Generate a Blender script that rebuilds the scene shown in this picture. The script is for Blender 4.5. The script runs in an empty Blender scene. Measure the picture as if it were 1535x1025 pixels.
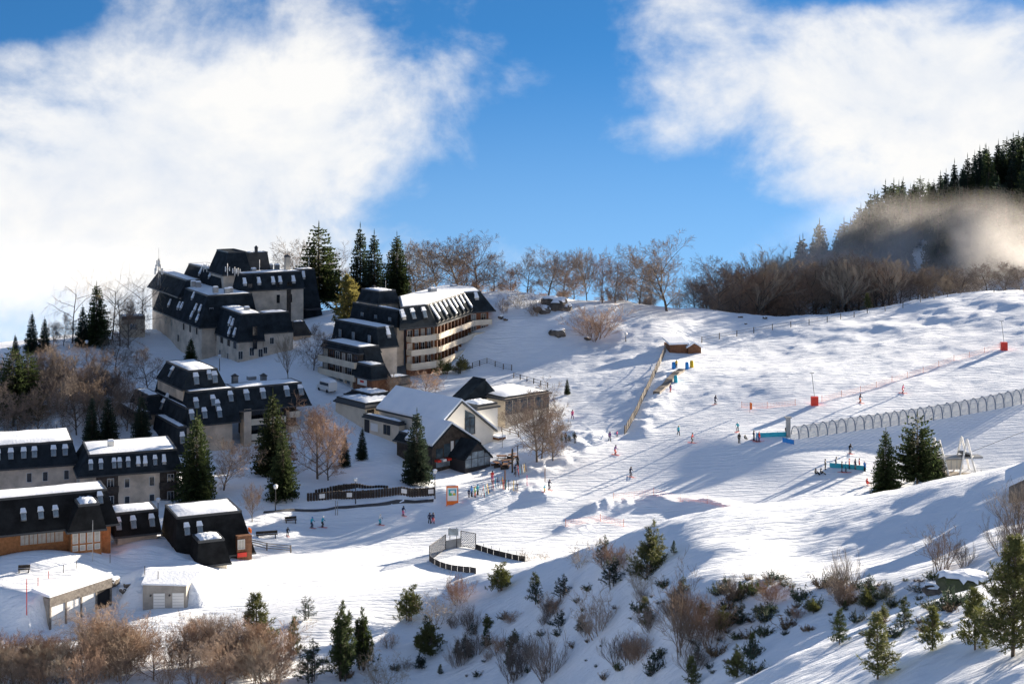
import bpy, math, random
import numpy as np
from mathutils import Vector, Matrix
# ------------------------------------------------------------------ camera, sky, sun
F, CX, YH = 2345.0, 767.5, 180.0            # focal length in photo pixels, centre column, eye-level row
scene = bpy.context.scene
col = scene.collection
cam_d = bpy.data.cameras.new('camera'); cam = bpy.data.objects.new('camera', cam_d); col.objects.link(cam)
cam_d.sensor_width = 36.0; cam_d.lens = 36.0*F/1535.0
cam_d.shift_y = -(512.5-YH)/1535.0
cam_d.clip_start = 0.5; cam_d.clip_end = 20000
cam.location = (0, 0, 0); cam.rotation_euler = (math.radians(90), 0, 0)
scene.camera = cam

SUN_AZ, SUN_EL = math.radians(47), math.radians(12)     # azimuth measured right of the view axis
sun_d = bpy.data.lights.new('sun', 'SUN'); sun = bpy.data.objects.new('sun', sun_d); col.objects.link(sun)
sun_d.energy = 5.0; sun_d.angle = math.radians(0.6); sun_d.color = (1.0, 0.85, 0.67)
sdir = Vector((math.sin(SUN_AZ)*math.cos(SUN_EL), math.cos(SUN_AZ)*math.cos(SUN_EL), math.sin(SUN_EL)))
sun.rotation_euler = sdir.to_track_quat('Z', 'Y').to_euler()

scene.view_settings.view_transform = 'Standard'; scene.view_settings.look = 'None'
scene.view_settings.gamma = 1.0; scene.view_settings.use_curve_mapping = False
scene.view_settings.exposure = 2.0
scene.cycles.max_bounces = 6; scene.cycles.diffuse_bounces = 3; scene.cycles.volume_bounces = 1
scene.cycles.transparent_max_bounces = 8

def new_world():
    w = bpy.data.worlds.new('World'); scene.world = w; w.use_nodes = True; w.cycles.sampling_method = 'MANUAL'; w.cycles.sample_map_resolution = 256
    nt = w.node_tree; nt.nodes.clear(); N = nt.nodes.new; L = nt.links.new
    out = N('ShaderNodeOutputWorld'); bg = N('ShaderNodeBackground'); bg.inputs[1].default_value = SKY_STRENGTH
    L(bg.outputs[0], out.inputs[0])
    tc = N('ShaderNodeTexCoord')
    def math_(op, a, b=None, clamp=False):
        n = N('ShaderNodeMath'); n.operation = op; n.use_clamp = clamp
        for i, v in enumerate((a, b)):
            if v is None: continue
            if hasattr(v, 'links'): L(v, n.inputs[i])
            else: n.inputs[i].default_value = v
        return n.outputs[0]
    sep = N('ShaderNodeSeparateXYZ'); L(tc.outputs['Generated'], sep.inputs[0])
    # the valley air behind the ridge lies below eye level: the sky goes on down there
    zz = math_('MAXIMUM', math_('MULTIPLY', math_('ADD', sep.outputs[2], 0.20), 2.6), 0.12)
    cmb = N('ShaderNodeCombineXYZ'); L(sep.outputs[0], cmb.inputs[0]); L(sep.outputs[1], cmb.inputs[1]); L(zz, cmb.inputs[2])
    nrm = N('ShaderNodeVectorMath'); nrm.operation = 'NORMALIZE'; L(cmb.outputs[0], nrm.inputs[0])
    sky = N('ShaderNodeTexSky'); sky.sky_type = 'NISHITA'; sky.sun_disc = False
    sky.sun_elevation = SUN_EL; sky.sun_rotation = SUN_AZ
    sky.altitude = 1800; sky.air_density = 1.0; sky.dust_density = 0.3; sky.ozone_density = 2.5
    L(nrm.outputs[0], sky.inputs[0])
    # clouds: noise over the direction, thickened where the cloud banks lie
    def blob(px, py, rx, ry, amp):
        c = Vector(((px-CX)/F, 1, (YH-py)/F)).normalized()
        s = N('ShaderNodeVectorMath'); s.operation = 'SUBTRACT'; L(tc.outputs['Generated'], s.inputs[0]); s.inputs[1].default_value = c
        m = N('ShaderNodeVectorMath'); m.operation = 'MULTIPLY'; L(s.outputs[0], m.inputs[0])
        m.inputs[1].default_value = (F/rx, 1.2, F/ry)
        l = N('ShaderNodeVectorMath'); l.operation = 'LENGTH'; L(m.outputs[0], l.inputs[0])
        r = N('ShaderNodeMapRange'); r.interpolation_type = 'SMOOTHSTEP'
        r.inputs[1].default_value = 1.25; r.inputs[2].default_value = 0.0; r.inputs[3].default_value = 0.0; r.inputs[4].default_value = amp
        L(l.outputs['Value'], r.inputs[0])
        return r.outputs[0]
    tot = math_('ADD', 0.29, 0.0)
    for b in CLOUD_BLOBS:
        v = blob(*b); tot = v if tot is None else math_('ADD', tot, v)
    mp = N('ShaderNodeMapping'); L(tc.outputs['Generated'], mp.inputs[0]); mp.inputs['Scale'].default_value = (1.0, 1.0, 1.35)
    mp.inputs['Location'].default_value = (3.3, 0.7, 1.9)
    n1 = N('ShaderNodeTexNoise'); n1.inputs['Scale'].default_value = 10; n1.inputs['Detail'].default_value = 9; n1.inputs['Roughness'].default_value = 0.56
    n1.inputs['Distortion'].default_value = 0.35
    L(mp.outputs[0], n1.inputs[0])
    n2 = N('ShaderNodeTexNoise'); n2.inputs['Scale'].default_value = 36; n2.inputs['Detail'].default_value = 6; n2.inputs['Roughness'].default_value = 0.6
    L(mp.outputs[0], n2.inputs[0])
    d = math_('ADD', tot, math_('MULTIPLY', math_('ADD', n1.outputs[0], -0.5), 1.9))
    d = math_('ADD', d, math_('MULTIPLY', math_('ADD', n2.outputs[0], -0.5), 0.55))
    rp = N('ShaderNodeMapRange'); rp.interpolation_type = 'SMOOTHSTEP'; L(d, rp.inputs[0])
    rp.inputs[1].default_value = 0.12; rp.inputs[2].default_value = 0.95; rp.inputs[3].default_value = 0; rp.inputs[4].default_value = 0.98
    # cloud body: a little greyer where thick
    cr = N('ShaderNodeValToRGB'); L(math_('ADD', math_('MULTIPLY', n1.outputs[0], 0.9), math_('MULTIPLY', n2.outputs[0], 0.25)), cr.inputs[0])
    e = cr.color_ramp.elements; e[0].position = 0.38; e[0].color = (CLOUD*0.74, CLOUD*0.80, CLOUD*0.90, 1); e[1].position = 0.66; e[1].color = (CLOUD*1.0, CLOUD*0.99, CLOUD*0.97, 1)
    tint = N('ShaderNodeMix'); tint.data_type = 'RGBA'; tint.blend_type = 'MULTIPLY'; tint.inputs[0].default_value = 1.0
    L(sky.outputs[0], tint.inputs[6]); tint.inputs[7].default_value = SKY_TINT
    hz = N('ShaderNodeMapRange'); hz.interpolation_type = 'SMOOTHSTEP'; L(sep.outputs[2], hz.inputs[0]); hz.inputs[1].default_value = 0.06; hz.inputs[2].default_value = -0.15; hz.inputs[3].default_value = 0; hz.inputs[4].default_value = 0.55
    hm_ = N('ShaderNodeMix'); hm_.data_type = 'RGBA'; L(hz.outputs[0], hm_.inputs[0]); L(tint.outputs[2], hm_.inputs[6]); hm_.inputs[7].default_value = (CLOUD*.42, CLOUD*.62, CLOUD*.80, 1)
    mx = N('ShaderNodeMix'); mx.data_type = 'RGBA'; L(rp.outputs[0], mx.inputs[0]); L(hm_.outputs[2], mx.inputs[6]); L(cr.outputs[0], mx.inputs[7])
    L(mx.outputs[2], bg.inputs[0])
SKY_STRENGTH = 0.15
CLOUD = 1.68
SKY_TINT = (0.132, 0.305, 0.39, 1)
CLOUD_BLOBS = [(330, 150, 350, 170, .50), (100, 330, 400, 270, .75), (400, 310, 330, 190, .40), (560, 190, 160, 130, .25),
               (1300, 110, 400, 170, .70), (1520, 190, 300, 190, .4), (1020, 20, 150, 70, .30), (1080, 160, 130, 90, .25),
               (850, 290, 330, 280, -.56), (760, 10, 250, 90, -.30), (0, 0, 190, 70, -.65), (1180, 380, 230, 100, -.4), (710, 120, 80, 80, .42), (800, 145, 70, 70, .38), (1250, -10, 130, 40, -.5),
               (740, 390, 220, 60, .34), (960, 210, 120, 50, .30)]
new_world()
# ------------------------------------------------------------------ helpers
def P(px, py, D):
    return Vector(((px-CX)/F*D, D, -(py-YH)/F*D))
def tag(o, label, cat, group=None, kind=None):
    if label: o['label'] = label
    if cat: o['category'] = cat
    if group: o['group'] = group
    if kind: o['kind'] = kind
    return o
def empty(name, loc, rz=0, label=None, cat=None, group=None):
    o = bpy.data.objects.new(name, None); col.objects.link(o); o.location = loc; o.rotation_euler = (0, 0, rz)
    o.empty_display_size = 0.2
    return tag(o, label, cat, group)
def place(me, name, parent=None, loc=(0, 0, 0), rz=0, scale=None):
    o = bpy.data.objects.new(name, me); col.objects.link(o); o.location = loc; o.rotation_euler = (0, 0, rz)
    if scale is not None: o.scale = scale if hasattr(scale, '__len__') else (scale,)*3
    if parent: o.parent = parent
    return o
def copy_tree(o, parent=None):
    c = o.copy(); col.objects.link(c)
    if parent is not None: c.parent = parent
    for ch in list(o.children): copy_tree(ch, c)
    return c
class MB:
    def __init__(s): s.v = []; s.f = []; s.m = []
    def add(s, vs, fs, m=0):
        k = len(s.v); s.v += [tuple(v) for v in vs]; s.f += [tuple(i+k for i in f) for f in fs]; s.m += [m]*len(fs); return s
    def box(s, a, b, m=0):
        x0, y0, z0 = a; x1, y1, z1 = b
        return s.add([(x0,y0,z0),(x1,y0,z0),(x1,y1,z0),(x0,y1,z0),(x0,y0,z1),(x1,y0,z1),(x1,y1,z1),(x0,y1,z1)],
                     [(0,3,2,1),(4,5,6,7),(0,1,5,4),(1,2,6,5),(2,3,7,6),(3,0,4,7)], m)
    def prism(s, poly, z0, z1, m=0, poly1=None):            # poly counter-clockwise; z may be lists
        n = len(poly); p1 = poly1 or poly
        za = z0 if hasattr(z0, '__len__') else [z0]*n; zb = z1 if hasattr(z1, '__len__') else [z1]*n
        vs = [(p[0], p[1], za[i]) for i, p in enumerate(poly)] + [(p[0], p[1], zb[i]) for i, p in enumerate(p1)]
        return s.add(vs, [tuple(range(n-1, -1, -1)), tuple(range(n, 2*n))] + [(i, (i+1) % n, n+(i+1) % n, n+i) for i in range(n)], m)
    def tube(s, pts, rads, n=6, m=0, cap=True):
        rings = []; pts = [Vector(p) for p in pts]
        for i, p in enumerate(pts):
            d = (pts[min(i+1, len(pts)-1)]-pts[max(i-1, 0)])
            if d.length < 1e-6: d = Vector((0, 0, 1))
            d.normalize(); a = d.orthogonal().normalized(); b = d.cross(a)
            r = rads[i] if hasattr(rads, '__len__') else rads
            rings.append([p + a*math.cos(2*math.pi*k/n)*r + b*math.sin(2*math.pi*k/n)*r for k in range(n)])
        vs = [q for R in rings for q in R]; fs = []
        for i in range(len(pts)-1):
            for k in range(n): fs.append((i*n+k, i*n+(k+1) % n, (i+1)*n+(k+1) % n, (i+1)*n+k))
        if cap: fs += [tuple(range(n-1, -1, -1)), tuple(range((len(pts)-1)*n, len(pts)*n))]
        return s.add(vs, fs, m)
    def mesh(s, name, mats, smooth=False):
        me = bpy.data.meshes.new(name); me.from_pydata(s.v, [], s.f)
        for mt in (mats if isinstance(mats, (list, tuple)) else [mats]): me.materials.append(M[mt] if isinstance(mt, str) else mt)
        if len(set(s.m)) > 1: me.polygons.foreach_set('material_index', s.m)
        if smooth: me.polygons.foreach_set('use_smooth', [True]*len(s.f))
        me.update(); return me
    def build(s, name, mats, parent=None, smooth=False, loc=(0, 0, 0), rz=0):
        return place(s.mesh(name, mats, smooth), name, parent, loc, rz)

# ------------------------------------------------------------------ materials
M = {}
def mat(name, color, rough=0.8, vary=0.0, scale=1.0, bump=0.0, bscale=8.0, metal=0.0, color2=None, spec=0.3, obj_rand=0.0, detail=6, stretch=None, transl=0.0):
    m = bpy.data.materials.new(name); m.use_nodes = True; nt = m.node_tree; N = nt.nodes.new; L = nt.links.new
    b = nt.nodes['Principled BSDF']; b.inputs['Roughness'].default_value = rough; b.inputs['Metallic'].default_value = metal
    b.inputs['Specular IOR Level'].default_value = spec
    b.inputs['Base Color'].default_value = (*color, 1)
    tc = N('ShaderNodeTexCoord'); vec = tc.outputs['Object']
    if stretch:
        mp = N('ShaderNodeMapping'); L(vec, mp.inputs[0]); mp.inputs['Scale'].default_value = stretch; vec = mp.outputs[0]
    last = None
    if vary or color2:
        n = N('ShaderNodeTexNoise'); n.inputs['Scale'].default_value = scale; n.inputs['Detail'].default_value = detail; n.inputs['Roughness'].default_value = 0.62; L(vec, n.inputs[0])
        r = N('ShaderNodeValToRGB'); L(n.outputs[0], r.inputs[0]); e = r.color_ramp.elements
        c2 = color2 or tuple(min(1, c*(1+vary)) for c in color); c1 = color if color2 else tuple(c*(1-vary) for c in color)
        e[0].position = 0.35; e[0].color = (*c1, 1); e[1].position = 0.65; e[1].color = (*c2, 1); last = r.outputs[0]
    if obj_rand:
        oi = N('ShaderNodeObjectInfo'); hs = N('ShaderNodeHueSaturation')
        mr = N('ShaderNodeMapRange'); mr.inputs[3].default_value = 1-obj_rand; mr.inputs[4].default_value = 1+obj_rand; L(oi.outputs['Random'], mr.inputs[0])
        L(mr.outputs[0], hs.inputs['Value'])
        if last: L(last, hs.inputs['Color'])
        else: hs.inputs['Color'].default_value = (*color, 1)
        last = hs.outputs[0]
    if last: L(last, b.inputs['Base Color'])
    if bump:
        n = N('ShaderNodeTexNoise'); n.inputs['Scale'].default_value = bscale; n.inputs['Detail'].default_value = 5; L(vec, n.inputs[0])
        bp = N('ShaderNodeBump'); bp.inputs['Strength'].default_value = bump; bp.inputs['Distance'].default_value = 0.1; L(n.outputs[0], bp.inputs['Height']); L(bp.outputs[0], b.inputs['Normal'])
    if transl:
        tb = N('ShaderNodeBsdfTranslucent'); ms = N('ShaderNodeMixShader'); ms.inputs[0].default_value = transl; out = nt.nodes['Material Output']
        if last: L(last, tb.inputs[0])
        L(b.outputs[0], ms.inputs[1]); L(tb.outputs[0], ms.inputs[2]); L(ms.outputs[0], out.inputs[0])
    M[name] = m; return m
def snow_mat(name, ground=False):
    m = bpy.data.materials.new(name); m.use_nodes = True; nt = m.node_tree; N = nt.nodes.new; L = nt.links.new
    b = nt.nodes['Principled BSDF']; b.inputs['Roughness'].default_value = 0.65; b.inputs['Specular IOR Level'].default_value = 0.25
    tc = N('ShaderNodeTexCoord')
    n = N('ShaderNodeTexNoise'); n.inputs['Scale'].default_value = 0.05 if ground else 0.4; n.inputs['Detail'].default_value = 6; L(tc.outputs['Object'], n.inputs[0])
    r = N('ShaderNodeValToRGB'); L(n.outputs[0], r.inputs[0]); e = r.color_ramp.elements
    e[0].position = 0.3; e[0].color = (0.75, 0.815, 0.90, 1); e[1].position = 0.7; e[1].color = (0.855, 0.90, 0.96, 1)
    L(r.outputs[0], b.inputs['Base Color'])
    mp = N('ShaderNodeMapping'); L(tc.outputs['Object'], mp.inputs[0])
    mp.inputs['Rotation'].default_value = (0, 0, math.radians(-35)); mp.inputs['Scale'].default_value = (0.35, 1.3, 1) if ground else (1, 1, 1)
    n1 = N('ShaderNodeTexNoise'); n1.inputs['Scale'].default_value = 1.1 if ground else 2.5; n1.inputs['Detail'].default_value = 8; n1.inputs['Roughness'].default_value = 0.6; L(mp.outputs[0], n1.inputs[0])
    bp = N('ShaderNodeBump'); bp.inputs['Strength'].default_value = 0.75 if ground else 0.5; bp.inputs['Distance'].default_value = 0.42 if ground else 0.12
    L(n1.outputs[0], bp.inputs['Height']); nrm = bp.outputs[0]
    if ground:                              # ski and wind tracks drawn out along the run
        for rot, sc_, dist in ((-39, (0.035, 1.5, 1), 0.30), (-58, (0.05, 2.4, 1), 0.12)):
            m2 = N('ShaderNodeMapping'); L(tc.outputs['Object'], m2.inputs[0]); m2.inputs['Rotation'].default_value = (0, 0, math.radians(rot)); m2.inputs['Scale'].default_value = sc_
            n3 = N('ShaderNodeTexNoise'); n3.inputs['Scale'].default_value = 1.0; n3.inputs['Detail'].default_value = 3; n3.inputs['Distortion'].default_value = .4; L(m2.outputs[0], n3.inputs[0])
            b2 = N('ShaderNodeBump'); b2.inputs['Strength'].default_value = 0.6; b2.inputs['Distance'].default_value = dist; L(n3.outputs[0], b2.inputs['Height']); L(nrm, b2.inputs['Normal']); nrm = b2.outputs[0]
    L(nrm, b.inputs['Normal'])
    M[name] = m
snow_mat('snow', True); snow_mat('roof_snow')
mat('slate', (0.022, 0.029, 0.036), 0.9, 0.35, 0.6, 0.2, 6, spec=0.05)
mat('slate_brown', (0.050, 0.048, 0.045), 0.5, 0.4, 0.5, 0.2, 6, spec=0.4)
mat('slate_black', (0.018, 0.019, 0.020), 0.9, 0.35, 0.6, 0.2, 6, spec=0.05)
mat('trim', (0.05, 0.055, 0.06), 0.45)
mat('concrete', (0.56, 0.475, 0.38), 0.85, 0.28, 0.35, 0.2, 5, detail=8)
mat('concrete_grey', (0.33, 0.31, 0.28), 0.85, 0.25, 0.5, 0.2, 6)
mat('cream', (0.62, 0.55, 0.44), 0.8, 0.12, 0.4, 0.1, 6)
mat('white_wall', (0.76, 0.72, 0.64), 0.8, 0.06, 0.5, 0.1, 6)
mat('wood_red', (0.20, 0.085, 0.045), 0.7, 0.35, 2.0, 0.2, 10)
mat('wood_brown', (0.16, 0.075, 0.04), 0.75, 0.35, 2.0, 0.2, 10)
mat('wood_dark', (0.055, 0.045, 0.038), 0.8, 0.4, 2.0, 0.3, 10)
mat('wood_grey', (0.17, 0.155, 0.14), 0.85, 0.35, 2.5, 0.3, 10)
mat('orange_wood', (0.30, 0.13, 0.05), 0.7, 0.25, 2.0)
mat('glass', (0.012, 0.016, 0.022), 0.08, spec=0.7)
mat('glass_pale', (0.20, 0.25, 0.29), 0.12, spec=0.7, vary=0.4, scale=0.8)
mat('glass_sky', (0.05, 0.075, 0.095), 0.06, spec=0.9, vary=0.5, scale=0.7)
mat('frame_white', (0.62, 0.62, 0.60), 0.5)
mat('frame_dark', (0.03, 0.03, 0.033), 0.5)
mat('curtain', (0.42, 0.40, 0.36), 0.8, 0.2, 1.5)
mat('metal_grey', (0.27, 0.28, 0.29), 0.45, 0.15, 1.0, metal=0.4)
mat('metal_dark', (0.05, 0.05, 0.055), 0.5)
mat('white_paint', (0.75, 0.75, 0.73), 0.45)
mat('orange', (0.75, 0.16, 0.02), 0.5)
mat('red', (0.62, 0.045, 0.03), 0.5)
mat('blue', (0.02, 0.22, 0.60), 0.5)
mat('teal', (0.03, 0.38, 0.50), 0.5)
mat('yellow', (0.75, 0.48, 0.03), 0.5)
mat('green', (0.10, 0.40, 0.08), 0.5)
mat('navy', (0.018, 0.03, 0.075), 0.7)
mat('black', (0.012, 0.012, 0.014), 0.7)
mat('skin', (0.50, 0.31, 0.22), 0.6)
mat('grey_cloth', (0.22, 0.23, 0.25), 0.8)
mat('white_cloth', (0.65, 0.66, 0.68), 0.8)
mat('pink', (0.62, 0.10, 0.22), 0.7)
mat('purple', (0.12, 0.05, 0.20), 0.7)
mat('net_orange', (0.85, 0.35, 0.25), 0.7)
mat('rock', (0.11, 0.10, 0.09), 0.9, 0.5, 0.8, 0.8, 3)
mat('rock_moss', (0.09, 0.088, 0.07), 0.9, color2=(0.055, 0.075, 0.025), scale=0.9, bump=0.8, bscale=3)
mat('bark', (0.10, 0.082, 0.066), 0.9, 0.35, 3.0, obj_rand=0.2)
mat('twig', (0.25, 0.19, 0.145), 0.9, obj_rand=0.28)
mat('twig_dark', (0.17, 0.14, 0.12), 0.9, obj_rand=0.25)
mat('twig_pale', (0.32, 0.27, 0.21), 0.9, obj_rand=0.2)
mat('twig_rust', (0.29, 0.20, 0.145), 0.9, obj_rand=0.25)
mat('needle', (0.050, 0.072, 0.028), 0.75, 0.4, 1.2, obj_rand=0.25, spec=0.2, transl=0.35)
mat('needle_blue', (0.040, 0.062, 0.042), 0.75, 0.4, 1.2, obj_rand=0.2, spec=0.2, transl=0.35)
mat('needle_gold', (0.21, 0.19, 0.06), 0.75, 0.35, 1.5, obj_rand=0.2, spec=0.2, transl=0.35)
mat('needle_pine', (0.105, 0.118, 0.042), 0.7, 0.35, 2.0, obj_rand=0.22, spec=0.25, transl=0.35)
mat('leaf_dry', (0.12, 0.088, 0.05), 0.85, 0.4, 2.0, obj_rand=0.2)
mat('asphalt', (0.07, 0.07, 0.075), 0.8, 0.3, 0.5)
mat('plastic_tunnel', (0.60, 0.58, 0.52), 0.35, 0.12, 0.8)
mat('hoop', (0.22, 0.26, 0.33), 0.4)
def tunnel_mat():
    m = bpy.data.materials.new('tunnel'); m.use_nodes = True; nt = m.node_tree; N = nt.nodes.new; L = nt.links.new
    b = nt.nodes['Principled BSDF']; b.inputs['Base Color'].default_value = (.66, .66, .64, 1); b.inputs['Roughness'].default_value = .3; b.inputs['Alpha'].default_value = .5
    M['tunnel'] = m
tunnel_mat()
# ------------------------------------------------------------------ terrain: heights from seen points, thin-plate spline
CP = """0 960 190;60 965 188;160 925 197;300 930 197;100 866 205;30 870 204;200 862 210;160 850 216;250 908 200;330 850 216;450 880 210;600 850 220;750 830 226;700 790 240;
850 760 248;950 790 238;1080 775 240;645 782 246;467 790 244;100 830 222;20 832 221;200 757 247;60 738 252;300 790 238;400 805 234;
1260 706 258;1110 657 272;945 712 262;820 727 258;1290 602 292;1072 607 296;1505 527 322;1220 608 289;1350 588 297;1190 652 275;1370 738 252;
1440 700 262;1500 660 272;1535 600 290;1180 560 312;1350 520 330;1480 480 348;1130 715 258;1000 750 250;
1600 440 378;1535 436 378;1440 440 377;1380 455 372;1250 480 362;1130 500 352;1050 516 344;1025 532 333;
860 450 368;760 440 362;1000 467 362;1100 468 372;1200 475 378;930 456 364;900 495 346;1000 500 342;
850 600 304;930 650 284;960 560 317;900 520 337;800 520 338;830 570 316;750 540 335;700 640 290;640 703 271;740 706 269;800 690 272;880 690 268;860 640 287;
600 580 312;480 588 304;540 600 300;235 543 346;440 552 318;480 482 350;520 470 356;180 503 359;130 522 350;60 530 345;0 532 342;-80 540 338;
300 549 327;362 553 320;400 553 319;130 562 331;100 821 210;30 826 206;150 830 213;200 806 222;235 815 219;280 838 215;30 640 290;100 640 288;200 600 303;-60 640 290;350 692 281;450 672 287;300 690 277;300 750 249;420 742 251;560 682 273;500 722 259;430 762 246;580 735 253;660 745 252;
60 1010 168;200 1020 165;50 1024 165;400 1010 168;330 985 178;430 930 186;520 905 190;600 890 194;700 862 198;820 842 186;900 832 168;1000 828 151;1100 800 155;1200 780 158;1300 763 157;1400 741 155;1000 868 138;1100 850 141;1200 850 142;1500 708 154;1600 680 157;
1370 790 215;1500 780 198;1600 760 195;1200 830 208;1000 852 208;1100 830 208;
900 1000 147;900 900 157;800 1000 164;800 900 175;1000 1000 126;1000 905 134;1100 960 124;1100 890 133;600 1000 176;650 930 187;500 1000 173;900 1100 132;600 1100 158;1000 1100 112;300 1100 150;
1300 850 135;1200 860 142;1400 835 132;1480 815 128;1300 920 117;1180 940 121;1420 905 100;1300 950 98;1300 985 85;1180 990 96;1110 1020 104;1500 930 78;1500 1015 60;1535 770 134;1450 785 141;1300 1060 68;1120 1080 86
1250 425 470;1337 355 515;1400 345 510;1535 298 515;1450 400 465;1535 440 440;1400 445 440;1250 478 420;1100 485 430;1650 262 530;1400 360 590;1535 310 610"""
pts = []
for t in CP.replace('\n', ';').split(';'):
    if t.strip():
        a, b, c = map(float, t.split()); pts.append(tuple(P(a, b, c)))
pts += [(0, 6, -7), (10, 34, -17.5), (-25, 34, -21), (24, 36, -17), (-10, 100, -44), (-45, 100, -46), (2, 75, -33), (40, 15, -12), (-40, 20, -18), (-80, 60, -34), (90, 30, -12), (120, 100, -22), (-120, 140, -55), (140, 180, -40), (160, 260, -48), (-140, 210, -62), (170, 330, -40), (-150, 280, -58),
        (-160, 360, -52), (-120, 400, -62), (-60, 410, -58), (0, 420, -60), (60, 425, -60), (-160, 470, -95), (-60, 500, -95), (40, 520, -90), (110, 520, -66), (220, 560, -25), (320, 560, -8), (-320, 300, -80),
        (-300, 520, -130), (0, 700, -150), (-200, 700, -170), (150, 760, -75), (300, 720, -30), (320, 300, -25), (260, 120, -15), (300, 0, 0), (-250, 60, -60), (-100, 0, -25), (0, -40, 2)]
pts = np.array(pts, float)
def _phi(r2): return 0.5*r2*np.log(r2+1e-9)
SC = 100.0
_A = pts[:, :2]/SC; _n = len(_A)
_K = _phi(((_A[:, None]-_A[None])**2).sum(-1)) + np.eye(_n)*0.004
_Pm = np.c_[np.ones(_n), _A]
_S = np.block([[_K, _Pm], [_Pm.T, np.zeros((3, 3))]])
_w = np.linalg.solve(_S, np.r_[pts[:, 2], 0, 0, 0])
def base_h(x, y):
    x = np.asarray(x, float); y = np.asarray(y, float); sh = x.shape; q = np.c_[x.ravel(), y.ravel()]/SC; out = np.empty(len(q))
    for i in range(0, len(q), 20000):
        c = q[i:i+20000]; r2 = ((c[:, None, 0]-_A[None, :, 0])**2 + (c[:, None, 1]-_A[None, :, 1])**2)
        out[i:i+20000] = _phi(r2) @ _w[:_n] + _w[_n] + c @ _w[_n+1:]
    return out.reshape(sh)
def _hash(i, j, s):
    h = (i.astype(np.int64)*374761393 + j.astype(np.int64)*668265263 + s*974711) & 0xffffffff
    h = ((h ^ (h >> 13))*1274126177) & 0xffffffff
    return ((h ^ (h >> 16)) & 0xffff)/65535.0
def vnoise(x, y, s=0):
    i = np.floor(x); j = np.floor(y); fx = x-i; fy = y-j; fx = fx*fx*fx*(fx*(fx*6-15)+10); fy = fy*fy*fy*(fy*(fy*6-15)+10)
    a = _hash(i, j, s); b = _hash(i+1, j, s); c = _hash(i, j+1, s); d = _hash(i+1, j+1, s)
    return (a*(1-fx)+b*fx)*(1-fy) + (c*(1-fx)+d*fx)*fy - 0.5
def fbm(x, y, o=4, s=0):
    t = 0; a = 1.0
    for k in range(o): t = t + a*vnoise(x, y, s+k); x = x*2.03+17.1; y = y*2.03+5.3; a *= 0.5
    return t
def seg_dist(x, y, poly):
    d = np.full(np.shape(x), 1e9)
    for (ax, ay), (bx, by) in zip(poly[:-1], poly[1:]):
        vx, vy = bx-ax, by-ay; t = np.clip(((x-ax)*vx+(y-ay)*vy)/(vx*vx+vy*vy), 0, 1)
        d = np.minimum(d, np.hypot(x-ax-t*vx, y-ay-t*vy))
    return d
def G2(*a): return [tuple(P(*p)[:2]) for p in a]
PISTE = G2((0, 975, 188), (330, 905, 203), (600, 850, 220), (720, 800, 237), (900, 750, 250), (1050, 690, 265), (1180, 640, 278))
PISTE2 = G2((1000, 700, 262), (1200, 690, 262), (1400, 650, 275), (1535, 625, 282))
BERMS = [(G2((905, 757, 247), (940, 749, 249), (985, 745, 250), (1060, 757, 246), (1110, 770, 242), (1160, 776, 240)), 1.3, 2.6), (G2((845, 793, 238), (870, 780, 241), (905, 757, 247)), .8, 2.2),
         (G2((700, 752, 250), (745, 742, 254), (790, 730, 257), (815, 745, 253)), 1.1, 3.0), (G2((800, 705, 266), (840, 680, 272), (880, 655, 281)), 1.6, 3.5), (G2((600, 745, 251), (650, 735, 254)), .8, 2.5),
         (G2((60, 525, 340), (130, 512, 345)), 1.6, 3.0), (G2((150, 850, 214), (215, 845, 216), (290, 862, 212)), 1.2, 3.0), (G2((960, 655, 283), (985, 600, 300), (1000, 560, 316)), .8, 3.0)]
BANKS = [(tuple(P(75, 940, 194)), 57, 10.3, 3.9, 22), (tuple(P(214, 908, 200)), 3, 6.0, 2.8, 14)]
def detail(x, y):
    x = np.asarray(x, float); y = np.asarray(y, float)
    sm = np.minimum(seg_dist(x, y, PISTE), seg_dist(x, y, PISTE2))
    rough = 0.12 + 0.88*np.clip((sm-9)/16, 0, 1)
    far = np.clip((470-y)/60, 0, 1)
    c, s = math.cos(0.62), math.sin(0.62); u = x*c+y*s; v = -x*s+y*c
    rip = fbm(u/7.0, v/2.2, 3, 11)*0.26 + fbm(u/2.6, v/0.9, 2, 31)*0.10*np.clip((200-y)/60, 0, 1)
    lump = fbm(x/9.0, y/9.0, 4, 3)*0.8
    steep = np.clip((y-330)/20, 0, 1)*np.clip((385-y)/10, 0, 1)
    near = np.clip((150-y)/40, 0, 1)
    g = fbm(x/16, y/16, 3, 77)*1.1*near
    rg = (0.5-np.abs(fbm(u/11.0, v/2.6, 2, 51)))*0.30*np.clip((sm-9)/16, 0, 1)*np.clip((x+5)/25, 0, 1)
    for seq, hh, w in BERMS:
        d = seg_dist(x, y, seq); rip = rip + hh*np.exp(-(d/w)**2)*(.6+.5*fbm(x/2.2, y/2.2, 3, 91))/np.maximum(rough, .12)
    rip = rip + rg
    return (rip*rough + lump*rough*(0.28+0.3*near+0.6*steep) + g)*far
def smooth(a, b, x): t = np.clip((x-a)/(b-a), 0, 1); return t*t*(3-2*t)
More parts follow.
